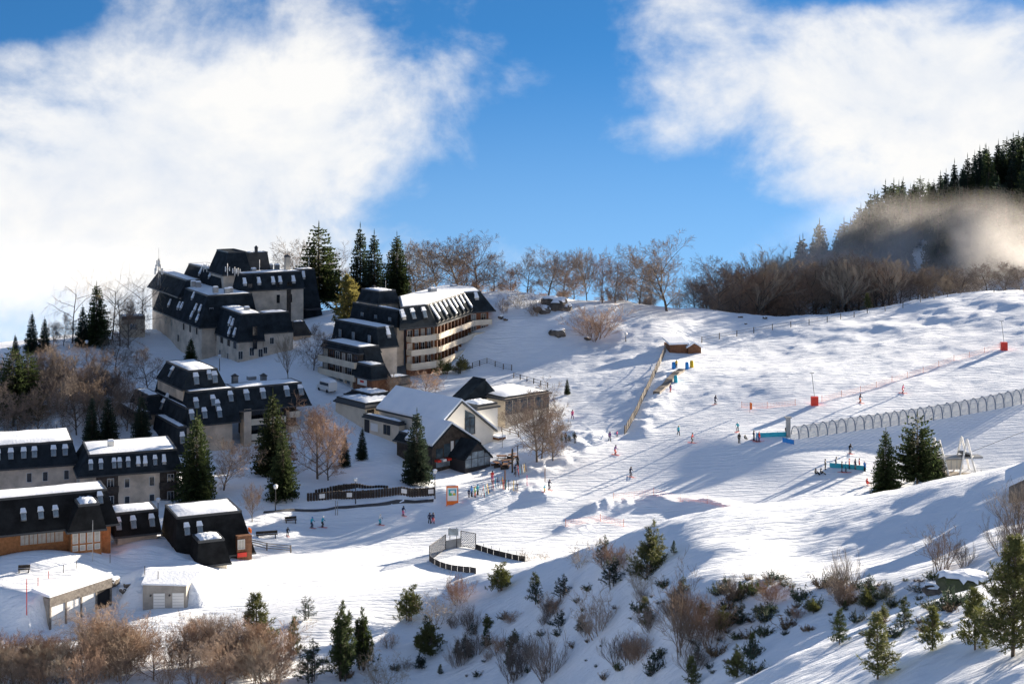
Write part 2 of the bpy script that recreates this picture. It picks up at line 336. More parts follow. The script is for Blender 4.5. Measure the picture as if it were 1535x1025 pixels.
def ground(x, y):
    x = np.asarray(x, float); y = np.asarray(y, float); h = base_h(x, y) + detail(x, y)
    for (ox, oy, oz), deg, ln, top, run in BANKS:
        c, s = math.cos(math.radians(deg)), math.sin(math.radians(deg)); u = (x-ox)*c+(y-oy)*s; v = -(x-ox)*s+(y-oy)*c
        w = smooth(0.5, 1.3, v)*(1-smooth(run*.5, run, v))*smooth(-5, -.5, u)*(1-smooth(ln-.2, ln+2.5, u))
        h = h + w*np.maximum(0, oz+top-h)
        f = smooth(-9, -5, v)*(1-smooth(-.2, .5, v))*smooth(-3, -.5, u)*(1-smooth(ln, ln+2, u)); h = h+f*(oz-.35-h)
    return h
def gz(x, y): return float(ground(np.array([x]), np.array([y]))[0])
def hit(px, py, near=45, far=460):
    """where the ray through a photo pixel first meets the ground"""
    D = np.arange(near, far, 0.5); x = (px-CX)/F*D; r = -(py-YH)/F*D; h = ground(x, D); k = np.nonzero(h >= r)[0]
    i = k[0] if len(k) else len(D)-1
    return Vector((x[i], D[i], h[i]))
def make_ground():
    ys = []; y = 8.0
    while y < 470: ys.append(y); y += 0.3+0.0022*max(0, y-40) if y < 400 else 2.0
    while y < 1400: ys.append(y); y += 12
    ys = np.array(ys); k = 620
    ts = np.linspace(-1, 1, k); ts = 0.40*ts + 0.9*ts**7
    Y = np.repeat(ys[:, None], k, 1); X = ts[None]*np.maximum(Y, 60) ; Z = ground(X, Y)
    Z = np.where(Y > 700, Z-(Y-700)*0.25, Z)
    n = len(ys); v = np.stack([X, Y, Z], -1).reshape(-1, 3)
    me = bpy.data.meshes.new('snowy_ground'); me.vertices.add(n*k); me.vertices.foreach_set('co', v.ravel())
    i = np.arange(n-1)[:, None]*k + np.arange(k-1)[None]; q = np.stack([i, i+1, i+k+1, i+k], -1).reshape(-1, 4)
    me.loops.add(q.size); me.loops.foreach_set('vertex_index', q.ravel()); me.polygons.add(len(q))
    me.polygons.foreach_set('loop_start', np.arange(len(q))*4); me.polygons.foreach_set('loop_total', np.full(len(q), 4))
    me.polygons.foreach_set('use_smooth', np.ones(len(q), bool)); me.update(); me.validate()
    me.materials.append(M['snow'])
    o = place(me, 'snowy_ground'); tag(o, 'snow covered slopes of the valley and the ski run', None, kind='structure')
make_ground()
# ------------------------------------------------------------------ building kit
def local(B, w):
    c, s = math.cos(B.th), math.sin(B.th); dx, dy = w[0]-B.o.x, w[1]-B.o.y
    return Vector((dx*c+dy*s, -dx*s+dy*c, w[2]-B.o.z))
def offset_poly(poly, outs):
    """move each edge i (from point i to i+1, counter-clockwise) outwards by outs[i]"""
    n = len(poly); L = []
    for i in range(n):
        a = Vector(poly[i][:2]); b = Vector(poly[(i+1) % n][:2]); d = (b-a).normalized(); nrm = Vector((d.y, -d.x)); L.append((a+nrm*outs[i], d))
    r = []
    for i in range(n):
        (p, d), (q, e) = L[i-1], L[i]; den = d.x*e.y-d.y*e.x
        if abs(den) < 1e-5: r.append(tuple(q)); continue
        t = ((q.x-p.x)*e.y-(q.y-p.y)*e.x)/den; r.append(tuple(p+d*t))
    return r
WIN = {}
def win_mesh(w, h, frame='frame_white', pane='glass', bars=1):
    key = (round(w, 2), round(h, 2), frame, pane, bars)
    if key not in WIN:
        f = MB(); t = 0.07; o = 0.06
        f.box((-w/2-t, -o, 0), (-w/2, 0.05, h)); f.box((w/2, -o, 0), (w/2+t, 0.05, h)); f.box((-w/2-t, -o, h), (w/2+t, 0.05, h+t)); f.box((-w/2-t, -o-0.05, -t), (w/2+t, 0.05, 0))
        for k in range(bars): x = -w/2+w*(k+1)/(bars+1); f.box((x-0.025, -o+0.015, 0), (x+0.025, 0.05, h))
        p = MB(); p.box((-w/2, -0.02, 0), (w/2, 0.04, h))
        WIN[key] = (f.mesh('window', frame), p.mesh('pane', pane))
    return WIN[key]
SKY = {}
def skylight_mesh(w, h, snow):
    key = (round(w, 2), round(h, 2), snow)
    if key not in SKY:
        f = MB(); f.box((-w/2, -0.22, 0), (w/2, 0.05, h))
        p = MB(); p.box((-w/2+0.06, -0.235, 0.08), (w/2-0.06, -0.20, h-0.08))
        c = MB()
        if snow == 2: c.prism([(-w/2-.04, -.34), (w/2+.04, -.34), (w/2+.06, .1), (-w/2-.06, .1)], h*0.30, h+0.30, poly1=[(-w/2+.1, -.2), (w/2-.08, -.2), (w/2, .1), (-w/2, .1)])
        else: c.prism([(-w/2-.08, -.42), (w/2+.05, -.38), (w/2+.08, .1), (-w/2-.08, .1)], h*0.74, h+0.32, poly1=[(-w/2+.08, -.26), (w/2-.1, -.22), (w/2, .1), (-w/2, .1)])
        SKY[key] = (f.mesh('roof_window', 'metal_grey'), p.mesh('pane', 'glass_pale' if snow != 2 else 'curtain'), c.mesh('snow_cap', 'roof_snow'))
    return SKY[key]
class Building:
    def __init__(s, name, px, py, D, deg, label, cat):
        s.o = P(px, py, D); s.th = math.radians(deg)
        s.root = empty(name, s.o, s.th, label, cat); s.n = 0
    def px_line(s, a, d, px):                # along local direction d from local point a, the point seen in photo column px
        c, sn = math.cos(s.th), math.sin(s.th); w = (s.o.x+a[0]*c-a[1]*sn, s.o.y+a[0]*sn+a[1]*c); e = (d[0]*c-d[1]*sn, d[0]*sn+d[1]*c)
        t = (px-CX)/F; L = (t*w[1]-w[0])/(e[0]-t*e[1]); return L
    def depth(s, u, v): return s.o.y+u*math.sin(s.th)+v*math.cos(s.th)
    def z_at(s, py, u, v): return -(py-YH)/F*s.depth(u, v)-s.o.z
    def block(s, corner, xl, xr, eave, base, outs=(1.2, 1.2, 1.2, 1.2), wallin=0.25, wall='concrete', roof='slate', snow=0.32, parapet=True, back=None, right=None, wallname='wall'):
        """corner=(px,py,D) of the near top corner; xl / xr = photo columns where the left / front top edges end; eave, base = photo rows at the near corner"""
        C = local(s, P(*corner)); u0, v0 = C.x, C.y
        u1 = u0 + (right if right else s.px_line((u0, v0), (1, 0), xr)); v1 = v0 + (back if back else s.px_line((u0, v0), (0, 1), xl))
        top = [(u0, v0), (u1, v0), (u1, v1), (u0, v1)]
        ze = s.z_at(eave, u0-outs[3], v0-outs[0]); zb = s.z_at(base, u0, v0) if base else ze-0.4
        return s.poly_block(top, C.z, ze, zb, outs, wallin, wall, roof, snow, parapet, wallname)
    def poly_block(s, top, zt, ze, zb, outs, wallin=0.25, wall='concrete', roof='slate', snow=0.32, parapet=True, wallname='wall'):
        low = offset_poly(top, outs); n = len(top)
        r = MB(); r.prism(low, ze, zt, 0, top); r.prism(offset_poly(low, [.06]*n), ze-0.16, ze+0.10, 1); ro = r.build('roof', [roof, 'trim'], s.root)
        if parapet:
            pm = MB(); o1 = offset_poly(top, [.05]*n); i1 = offset_poly(top, [-.22]*n)
            for i in range(n):
                j = (i+1) % n; pm.prism([o1[i], o1[j], i1[j], i1[i]], zt-0.1, zt+0.22)
            pm.build('parapet', 'trim', ro)
        if snow:
            rng = random.Random(int(abs(zt*131+top[0][0]*17))); inn = offset_poly(top, [-.25]*n)
            xs = [p[0] for p in inn]; ys = [p[1] for p in inn]; sm = MB(); k = 9
            if n == 4:
                A = [Vector((*p, 0)) for p in inn]; vs = []; fs = []
                for i in range(k+1):
                    for j in range(k+1):
                        a, b = i/k, j/k; p = A[0].lerp(A[1], a).lerp(A[3].lerp(A[2], a), b); e = min(a, 1-a, b, 1-b)
                        vs.append((p.x, p.y, zt+0.05+snow*min(1, .35+e*4)*(.75+.5*rng.random())))
                for i in range(k):
                    for j in range(k): q = i*(k+1)+j; fs.append((q, q+k+1, q+k+2, q+1))
                sm.add(vs, fs); sm.build('roof_snow', 'roof_snow', ro, smooth=True)
            else:
                sm.prism(inn, zt+0.02, zt+snow, 0, offset_poly(top, [-.5]*n)); sm.build('roof_snow', 'roof_snow', ro)
        wi = offset_poly(low, [-wallin]*n) if wallin is not None else top
        if zb < ze-0.3:
            w = MB(); w.prism(wi, zb-2.5, ze-0.02); w.build(wallname, wall, s.root)
        return dict(top=top, low=low, wall=wi, zt=zt, ze=ze, zb=zb)
    def edge(s, b, side, which):
        P_ = b[which]; n = len(P_); return Vector((*P_[side], 0)), Vector((*P_[(side+1) % n], 0))
    def window(s, b, side, t, z, w, h, frame='frame_white', pane='glass', bars=1, proud=0.0):
        a, e = s.edge(b, side, 'wall'); d = (e-a).normalized(); p = a.lerp(e, t); ang = math.atan2(d.y, d.x)
        f, g = win_mesh(w, h, frame, pane, bars); nrm = Vector((d.y, -d.x, 0))
        o = place(f, 'window', s.root, p+nrm*proud+Vector((0, 0, z)), ang); place(g, 'pane', o); return o
    def skylight(s, b, side, t, k, w=0.75, h=1.5, snow=1):
        """k: 0 at the eave, 1 at the top of the slope"""
        a0, e0 = s.edge(b, side, 'low'); a1, e1 = s.edge(b, side, 'top'); lo = a0.lerp(e0, t); lo.z = b['ze']; hi = a1.lerp(e1, t); hi.z = b['zt']
        d = (e0-a0).normalized(); nrm = Vector((d.y, -d.x, 0)); dz = hi.z-lo.z; run = (lo-hi).dot(nrm); p = Vector((0, 0, lo.z+dz*k)); base = a0.lerp(e0, t).lerp(a1.lerp(e1, t), k); p.x, p.y = base.x, base.y
        f, g, c = skylight_mesh(w, h, snow); o = place(f, 'roof_window', s.root, p); o.rotation_euler = (-math.atan2(run, dz), 0, math.atan2(d.y, d.x)); o.rotation_mode = 'XYZ'
        place(g, 'pane', o)
        if snow: place(c, 'snow_cap', o)
        return o
    def slab(s, name, b, side, t0, t1, z0, z1, depth, mats, inset=0.0):
        a, e = s.edge(b, side, 'wall'); d = (e-a).normalized(); n = Vector((d.y, -d.x, 0)); p = a.lerp(e, t0)-n*0.02; q = a.lerp(e, t1)-n*0.02
        m = MB(); m.prism([tuple((p+n*depth)[:2]), tuple((q+n*depth)[:2]), tuple(q[:2]), tuple(p[:2])], z0, z1); return m.build(name, mats, s.root)
    def balcony(s, b, side, t0, t1, z, h=1.0, depth=1.3, mat_='cream', name='balcony'):
        a, e = s.edge(b, side, 'wall'); d = (e-a).normalized(); n = Vector((d.y, -d.x, 0)); p = a.lerp(e, t0); q = a.lerp(e, t1)
        m = MB(); T = lambda v: tuple(v[:2])
        m.prism([T(p+n*depth), T(q+n*depth), T(q), T(p)], z-0.18, z); m.prism([T(p+n*depth), T(q+n*depth), T(q+n*(depth-.14)), T(p+n*(depth-.14))], z+.003, z+h)
        for r in (p, q): m.prism([T(r+n*(depth-.143)-d*.07), T(r+n*(depth-.143)+d*.07), T(r+d*.07), T(r-d*.07)], z+.003, z+h-.01)
        return m.build(name, mat_, s.root)
    def loc(s, px, py, u=None, v=None, D=None):
        return local(s, P(px, py, D))
    def chimney(s, px, py, D, w, h, m='cream', name='chimney'):
        c = s.loc(px, py, D=D); b = MB(); b.box((c.x-w/2, c.y-w/2, c.z-0.3), (c.x+w/2, c.y+w/2, c.z+h)); o = b.build(name, m, s.root)
        k = MB(); k.box((c.x-w/2-.1, c.y-w/2-.1, c.z+h), (c.x+w/2+.1, c.y+w/2+.1, c.z+h+.14)); k.prism([(c.x-w/2, c.y-w/2), (c.x+w/2, c.y-w/2), (c.x+w/2, c.y+w/2), (c.x-w/2, c.y+w/2)], c.z+h+.14, c.z+h+.5, 0, [(c.x-.1, c.y-.1), (c.x+.1, c.y-.1), (c.x+.1, c.y+.1), (c.x-.1, c.y+.1)])
        k.build('cap', 'metal_dark', o); return o
    def unit(s, px, py, D, w=1.2, h=0.9, m='metal_grey', snow=True):
        c = s.loc(px, py, D=D); b = MB(); b.box((c.x-w/2, c.y-w*.4, c.z-.4), (c.x+w/2, c.y+w*.4, c.z+h)); o = b.build('roof_unit', m, s.root)
        if snow: k = MB(); k.prism([(c.x-w/2, c.y-w*.4), (c.x+w/2, c.y-w*.4), (c.x+w/2, c.y+w*.4), (c.x-w/2, c.y+w*.4)], c.z+h, c.z+h+.25, 0, [(c.x-w*.35, c.y-w*.25), (c.x+w*.35, c.y-w*.25), (c.x+w*.35, c.y+w*.25), (c.x-w*.35, c.y+w*.25)]); k.build('snow_cap', 'roof_snow', o)
        return o
    def pole(s, px, py, D, h, r=0.05, m='metal_grey', name='antenna', arms=0):
        c = s.loc(px, py, D=D); b = MB(); b.tube([(c.x, c.y, c.z-.4), (c.x, c.y, c.z+h)], r, 6)
        for k in range(arms): z = c.z+h*(.45+.5*k/max(1, arms)); b.box((c.x-.5, c.y-.03, z), (c.x+.5, c.y+.03, z+.06)); b.box((c.x-.55, c.y-.1, z-.5), (c.x-.37, c.y+.1, z+.6)); b.box((c.x+.4, c.y-.1, z-.4), (c.x+.55, c.y+.1, z+.5))
        return b.build(name, m, s.root)
# ------------------------------------------------------------------ upper apartment complex
A = Building('apartment_complex', 362, 548, 326, 28, 'dark slate stepped apartment complex with beige walls and roof antennas behind it all', 'building')
a4 = A.block((362, 411.6, 348), 352, 452, 437, 486, (1.3, .3, 1.2, 1.0), roof='slate')
a4r = A.block((446, 405, 357), 440, 471.5, 485, 492, (1.6, 1.6, 1.4, .3), wallin=.4)
for x in (.08, .30, .52, .63, .84): A.skylight(a4, 0, x, .30, .8, 1.6, 2)
A.skylight(a4r, 0, .3, .82, .8, 1.7, 2)
for x, w in ((.16, .9), (.60, .6), (.78, 1.0)):
    for z in (0.8, -2.0): A.window(a4, 0, x, a4['ze']-z-2.2, w, 1.7, 'frame_dark')
A.slab('stair_panel', a4, 0, .735, .80, a4['zb'], a4['ze']-.3, .12, 'wood_dark')
for z in (.25, .52): 
    A.slab('balcony', a4r, 0, .15, .95, a4r['ze']+z*10-2.2, a4r['ze']+z*10-1.9, 1.9, 'metal_dark')
a6 = A.block((333, 410, 352), 283, 362, 434, None, (1.2, 1.2, 1.0, 1.4))
for t in (.42, .70): A.skylight(a6, 3, t, .45, .7, 1.7, 2)
a5 = A.block((342, 379, 352), 325, 368, 413, None, (1.8, 1.0, 1.0, 1.9), snow=0, wallin=.3)
a5b = A.block((372, 380, 357), 366, 401, 404, None, (.5, .5, .5, .5), roof='slate_brown', snow=.25)
a3 = A.block((280, 421, 354), 237, 300, 446, 500, (1.2, .5, 1.0, 2.4), wallin=1.0)
a2 = A.block((311.5, 444, 338), 245, 378, 492, 545, (1.3, 1.2, 1.0, 2.3), wallin=.8)
for t, k, n in ((.72, .72, 1), (.40, .63, 1), (.92, .42, 1), (.83, .40, 1), (.80, .15, 1), (.92, .12, 1), (.56, .30, 1), (.50, .28, 1), (.30, .25, 1)): A.skylight(a2, 3, 1-t if False else t, k, .75, 1.7, 2)
for t in (.18, .55, .78): A.window(a2, 0, t, a2['zt']-4.0, .8, 1.5, 'metal_grey', 'glass_pale')
for t, z in ((.90, 1.8), (.76, 1.9), (.62, 2.0), (.35, 2.2), (.22, 2.2), (.80, 5.0), (.50, 5.1)): A.window(a2, 3, t, a2['ze']-z, .85, 1.3, 'frame_dark')
a1 = A.block((362, 472, 326), 313, 394, 513, 549, (1.0, .1, 1.0, 1.3), wallin=.3)
a1b = A.block((394, 470.5, 328.5), 386, 433, 500, 549, (.7, .9, 1.0, .2), wallin=.15)
for t, k in ((.80, .42), (.72, .45), (.30, .52), (.90, .12), (.76, .08)): A.skylight(a1, 3, t, k, .75, 1.8, 2)
for z, w in ((4.2, .9), (7.0, .8)): A.window(a1, 0, .62, a1['zt']-z, w, 1.8, 'frame_dark', proud=.9)
for t, z in ((.55, 2.0), (.10, 2.6), (.9, 2.4)): A.window(a1, 0, t, a1['ze']-z-1.0, .9, 1.6, 'frame_white')
for t, z in ((.28, 2.3), (.06, 4.2)): A.window(a1b, 0, t, a1b['ze']-z, .8, 1.3, 'frame_white')
for t in (.15, .35, .55, .75, .92): A.window(a1, 3, t, a1['ze']-1.5, 1.6, 1.1, 'frame_dark', bars=2)
for t in (.3, .5, .72): A.window(a1, 3, t, a1['ze']-4.8, 1.0, 1.6, 'frame_white')
a7 = A.block((440, 484, 338), 437, 457, 503, 512, (.8, 1.4, .6, .2), roof='slate_brown')
A.chimney(430.5, 404, 356, 1.1, 2.9); A.chimney(384, 378, 358, .6, 1.0, 'metal_dark')
for px, py, D in ((323, 436, 340), (340, 438, 342), (345, 437, 343), (290, 427, 346), (297, 428, 346), (370, 466, 332), (405, 402, 360), (415, 402, 362), (380, 408, 352)): A.unit(px, py, D, 1.1, .8)
for px, py, D, h, ar in ((341, 411, 347, 2.4, 1), (352, 411, 347, 1.6, 1), (389, 404, 352, 2.2, 0), (305, 405, 356, 1.4, 1), (310, 405, 357, 1.6, 1), (463, 398, 362, 1.9, 0), (357, 411, 348, 1.4, 1)): A.pole(px, py, D, h, .07, 'white_paint', arms=ar)
# lattice mast on the far left roof
c = A.loc(238, 421, D=362); m = MB()
for sx, sy in ((-.3, -.3), (.3, -.3), (0, .35)): m.tube([(c.x+sx, c.y+sy, c.z-1), (c.x+sx*.5, c.y+sy*.5, c.z+5.2)], .05, 5)
for k in range(6): z = c.z+k*.85; m.tube([(c.x-.3, c.y-.3, z), (c.x+.28, c.y-.28, z+.8)], .03, 4); m.tube([(c.x+.3, c.y-.3, z), (c.x, c.y+.33, z+.8)], .03, 4); m.tube([(c.x, c.y+.33, z), (c.x-.28, c.y-.28, z+.8)], .03, 4)
m.tube([(c.x, c.y, c.z+4), (c.x, c.y, c.z+7.6)], .04, 5); mast = m.build('lattice_mast', 'metal_grey', A.root)
for k in range(7):
    a = k*.9; q = MB(); x, y, z = c.x+math.cos(a)*.85, c.y+math.sin(a)*.85, c.z+2.2+(k % 3)*.9; q.box((x-.14, y-.1, z-.7), (x+.14, y+.1, z+.7)); q.tube([(c.x, c.y, z), (x, y, z)], .03, 4); q.build('antenna_panel', 'white_paint', mast)
q = Building('flat_roofed_annex', 180, 503, 358, 20, 'small pale flat roofed annex at the left end of the upper apartments', 'building')
b = q.block((183, 476, 358), 180, 217, 478.5, 503, (.1, .1, .1, .1), wallin=.05, wall='cream', roof='trim', snow=.3); q.window(b, 0, .5, b['ze']-2.4, 1.5, 1.2, 'frame_white', 'glass_pale', 2)

# ------------------------------------------------------------------ hotel with balconies
H = Building('balcony_hotel', 539, 586, 306, 38, 'long hotel with rows of beige balconies and dark stepped slate end', 'building')
zroof = P(600.7, 461.5, 318).z
def flat(px, py, z): return P(px, py, -z*F/(py-YH))
top = [tuple(local(H, flat(px, py, zroof))[:2]) for px, py in ((600.7, 461.5), (640.8, 457.6), (697.4, 439.5), (721, 438), (712, 431.5), (667, 428), (597, 446))]
zt = zroof-H.o.z; ze = zt-4.1; zb = zt-4.1-8.6
hm = H.poly_block(top, zt, ze, zb, (1.9, 2.2, 1.9, 3.2, 1.5, 1.0, .3), 1.5, 'wood_red', 'slate', .35)
for t, sn in ((.12, 2), (.42, 1), (.76, 1)): H.skylight(hm, 0, t, .42, .95, 2.0, sn)
H.skylight(hm, 2, .45, .6, .9, 1.6, 2)
# slanted dormers with long snow strips on the middle stretch
a0, e0 = H.edge(hm, 1, 'low'); a1_, e1_ = H.edge(hm, 1, 'top')
for i in range(9):
    t = (i+.5)/9; lo = a0.lerp(e0, t); hi = a1_.lerp(e1_, t); d = (e0-a0).normalized(); n = Vector((d.y, -d.x, 0)); w = .55
    b = MB(); T = lambda v, z: (v.x, v.y, z)
    vs = [T(hi-d*w, zt-.3), T(hi+d*w, zt-.3), T(lo+d*w+n*.1, ze+.9), T(lo-d*w+n*.1, ze+.9), T(lo+d*w-n*.8, ze-.1), T(lo-d*w-n*.8, ze-.1)]
    b.add(vs, [(0, 3, 2, 1), (3, 5, 4, 2), (1, 2, 4), (0, 5, 3), (0, 1, 4, 5)]); dm = b.build('dormer', 'slate', H.root)
    g = MB(); g.add([T(lo-d*w*.8+n*.13, ze+.75), T(lo+d*w*.8+n*.13, ze+.75), T(lo+d*w*.8-n*.72, ze-.08), T(lo-d*w*.8-n*.72, ze-.08)], [(0, 3, 2, 1)]); g.build('pane', 'curtain', dm)
    s_ = MB(); r = [.9, .5, .8, .35, .95, .6, .85, .5, .9][i]; q1 = hi.lerp(lo, r); zz = zt-.3+(ze+.9-zt+.3)*r
    up = Vector((0, 0, .2))
    s_.add([T(hi-d*w*.3+n*.2, zt+.05), T(hi+d*w*.9+n*.2, zt+.05), T(q1+d*w*.8+n*.25, zz+.22), T(q1-d*w*.1+n*.25, zz+.22), T(hi-d*w*.3, zt-.4), T(hi+d*w*.95, zt-.4), T(q1+d*w*.95, zz-.1), T(q1-d*w*.2, zz-.1)],
           [(0, 3, 2, 1), (0, 4, 7, 3), (1, 2, 6, 5), (3, 7, 6, 2), (0, 1, 5, 4)]); s_.build('snow_strip', 'roof_snow', dm)
# floors: balconies, windows, wooden panels, fins
for sd, nwin in ((0, 4), (1, 11), (2, 2)):
    for fl in range(3):
        z0 = ze-2.72*(fl+1)
        H.balcony(hm, sd, 0, 1, z0, 1.0, 1.7, 'cream')
        for i in range(nwin):
            t = (i+.5)/nwin; H.window(hm, sd, t, z0+.15, 1.15, 1.95, 'frame_white', random.choice(('glass', 'glass', 'curtain', 'glass_pale')), 1)
            if sd != 2: H.slab('fin', hm, sd, min(.995, (i+1)/nwin-.01), min(1, (i+1)/nwin+.003), z0+.003, z0+2.5, .6, 'wood_brown')
    H.balcony(hm, sd, 0, 1, ze-2.72*3-.2, .2, 1.7, 'cream', 'plinth')
for fl in range(3): H.window(hm, 3, .3, ze-2.72*(fl+1)+.2, 1.2, 1.7, 'frame_white')
t4 = H.block((568.5, 438, 326), 542, 593, 456, None, (.7, .7, .5, .9))
t3 = H.block((597, 466, 319), 529, 604, 490, 530, (.3, .3, .3, .6), wallin=.2)
for t in (.25, .55, .85): H.window(t3, 3, t, t3['zt']-2.9, .9, 1.3, 'metal_grey', 'glass_pale')
t2 = H.block((565.5, 492, 312.5), 503, 590, 522, 560, (1.5, .3, .3, .8), wallin=.3)
for t in (.2, .5, .85): H.window(t2, 3, t, t2['zt']-2.9, .9, 1.4, 'metal_grey', 'glass_pale', proud=.5)
H.skylight(t2, 0, .6, .45, .8, 2.2, 2)
t1 = H.block((539, 522, 306), 485, 568, 531, 587, (.5, .3, .3, .5), wallin=.3, wall='wood_dark')
t1s = H.block((545, 523, 306.3), 540, 568, 551, None, (1.6, .4, .3, .1), snow=0, wallin=.3, parapet=False)
for fl in range(2):
    z0 = t1['ze']-2.55*(fl+1)-.1
    H.balcony(t1, 3, .0, 1, z0, 1.05, 1.2, 'cream')
    for i in range(6): H.window(t1, 3, (i+.5)/6, z0+.1, 1.3, 2.1, 'wood_brown' if i % 2 else 'frame_white', 'glass' if i % 3 else 'curtain')
for i in range(5): H.slab('pillar', t1, 3, i/5+.02, i/5+.07, t1['zb']-.3, t1['ze']-5.3, .5, 'cream'); H.window(t1, 3, (i+.6)/5, t1['ze']-7.6, 1.4, 2.0, 'frame_dark', 'glass_pale')
porch = H.block((556, 549, 301.5), 531, 577, 570, 586, (1.0, 1.0, .2, .6), wallin=.3, wall='wood_brown')
H.slab('sign_board', porch, 3, .25, .75, porch['ze']-1.4, porch['ze']-.1, .1, 'white_paint'); H.slab('sign_mark', porch, 3, .4, .6, porch['ze']-.9, porch['ze']-.5, .13, 'red')
H.chimney(561, 436, 332, .9, .7, 'metal_grey'); H.unit(648, 437, 345, 1.6, .7); H.unit(680, 431, 356, 1.4, .5); H.pole(578, 436, 330, 2.2, .05)

# ------------------------------------------------------------------ stepped pyramid block
C_ = Building('stepped_block', 282.6, 690, 283, 30, 'dark stepped pyramid block with snowy terraces and two floors of balconies', 'building')
c1 = C_.block((282.6, 588.6, 283), 237, 352, 640, 690, (2.6, .2, 1.0, 1.2), wallin=1.2)
c1b = C_.block((352, 583, 288), 338, 452, 617, 672, (2.0, 1.2, 1.0, .1), wallin=2.2, wall='wood_dark')
c0 = C_.block((282.6, 557, 286), 249, 326, 585, None, (1.1, 1.3, 1.2, 1.6))
c3 = C_.block((279, 613, 281.5), 228, 292, 640, None, (.2, .1, .6, 1.2))
c4 = C_.block((267, 641, 278.5), 233, 280, 690, 700, (.2, .1, .6, .9))
c5 = C_.block((222, 594, 292), 203, 240, 622, 670, (1.2, .2, .6, 1.6), roof='slate')
c6 = C_.block((205, 620, 288), 178, 225, 630, 670, (.4, .2, .6, .6), wall='concrete_grey')
for t in (.32, .78): C_.skylight(c0, 0, t, .25, .95, 1.9, 1)
C_.skylight(c0, 0, .66, .45, .8, 1.5, 1)
for t, k in ((.18, .52), (.52, .55), (.10, .18), (.34, .20), (.62, .18), (.88, .62), (.60, .40)): C_.skylight(c1, 0, t, k, .85, 1.7, 1)
for b in (c0, c1, c3): 
    for t in (.4,): C_.skylight(b, 3, t, .35, .8, 1.8, 1)
C_.skylight(c4, 0, .55, .5, .8, 1.8, 1)
for t in (.15, .38, .72, .92): C_.skylight(c1b, 0, t, .45, .95, 1.8, 1)
for fl in range(2):
    z0 = c1b['ze']-2.75*(fl+1)+.1; C_.balcony(c1b, 0, .05, .72, z0, .95, 1.9, 'cream')
    for i in range(5): C_.window(c1b, 0, .1+i*.14, z0+.1, 1.7, 2.0, 'frame_dark', 'glass')
    C_.balcony(c1b, 0, .80, 1.0, z0+.7, .95, 1.9, 'cream')
C_.slab('stair_tower', c1b, 0, -.10, .04, c1b['zb']-2, c1b['ze']+.3, 2.1, 'concrete')
C_.slab('ground_wall', c1b, 0, .05, .55, c1b['zb']-2, c1b['ze']-5.9, 1.6, 'cream')
for t in (.12, .25): C_.window(c1b, 0, t, c1b['ze']-7.8, .9, 1.1, 'frame_white', proud=1.6)
C_.chimney(352, 575, 296, 1.0, 1.4, 'metal_grey'); C_.chimney(395, 574, 302, 1.0, 1.4, 'metal_grey'); C_.unit(377, 566, 308, 1.6, .3)

# ------------------------------------------------------------------ flat mansard apartments
E_ = Building('mansard_apartments', 137, 758, 246, 20, 'beige two storey apartments under a dark mansard with a row of nine snowy skylights', 'building')
e1 = E_.block((133, 683.5, 246), 116, 265, 716, 760, (1.2, .8, .8, 1.9), wallin=.5, back=11)
for t, s_ in ((.10, 1), (.20, 1), (.33, 1), (.385, 1), (.47, 1), (.57, 2), (.64, 2), (.74, 1), (.83, 2)): E_.skylight(e1, 0, t, .32, .62, 1.35, s_)
for t in (.47, .72):
    for z in (2.2, 5.0): E_.window(e1, 0, t, e1['ze']-z, .7, 1.35, 'frame_white', bars=0)
for t0, t1_ in ((.16, .38), (.80, .97)):
    for z in (2.75, 5.5):
        E_.slab('loggia', e1, 0, t0, t1_, e1['ze']-z, e1['ze']-z+2.5, .06, 'wood_dark'); E_.balcony(e1, 0, t0, t1_, e1['ze']-z, .95, .5, 'wood_dark'); E_.window(e1, 0, t0*.35+t1_*.65, e1['ze']-z+.2, .9, 1.9, 'frame_white', proud=.08)
for z in (2.2, 5.0): E_.window(e1, 0, .07, e1['ze']-z, .6, 1.2, 'frame_white', bars=0)
E_.unit(166, 669, 252, 1.0, .9, 'white_wall')
D_ = Building('mansard_house', 116, 738, 252, 20, 'leftmost beige apartment block with dark mansard and hipped snow roof', 'building')
d1 = D_.block((-40, 672, 247), -60, 109, 708, 745, (1.4, 1.0, .8, 1.0), wallin=.4, snow=.6, back=11)
for t in (.26, .38, .50, .60, .78, .89): D_.skylight(d1, 0, t, .42, .8, 1.5, 1)
for t, z in ((.90, 2.3), (.96, 4.6), (.90, 5.0), (.70, 2.3), (.55, 2.3)): D_.window(d1, 0, t, d1['ze']-z, .7, 1.4, 'frame_white', bars=0)
for z in (2.6, 5.0): D_.window(d1, 1, .5, d1['ze']-z, .8, 1.4, 'frame_white')

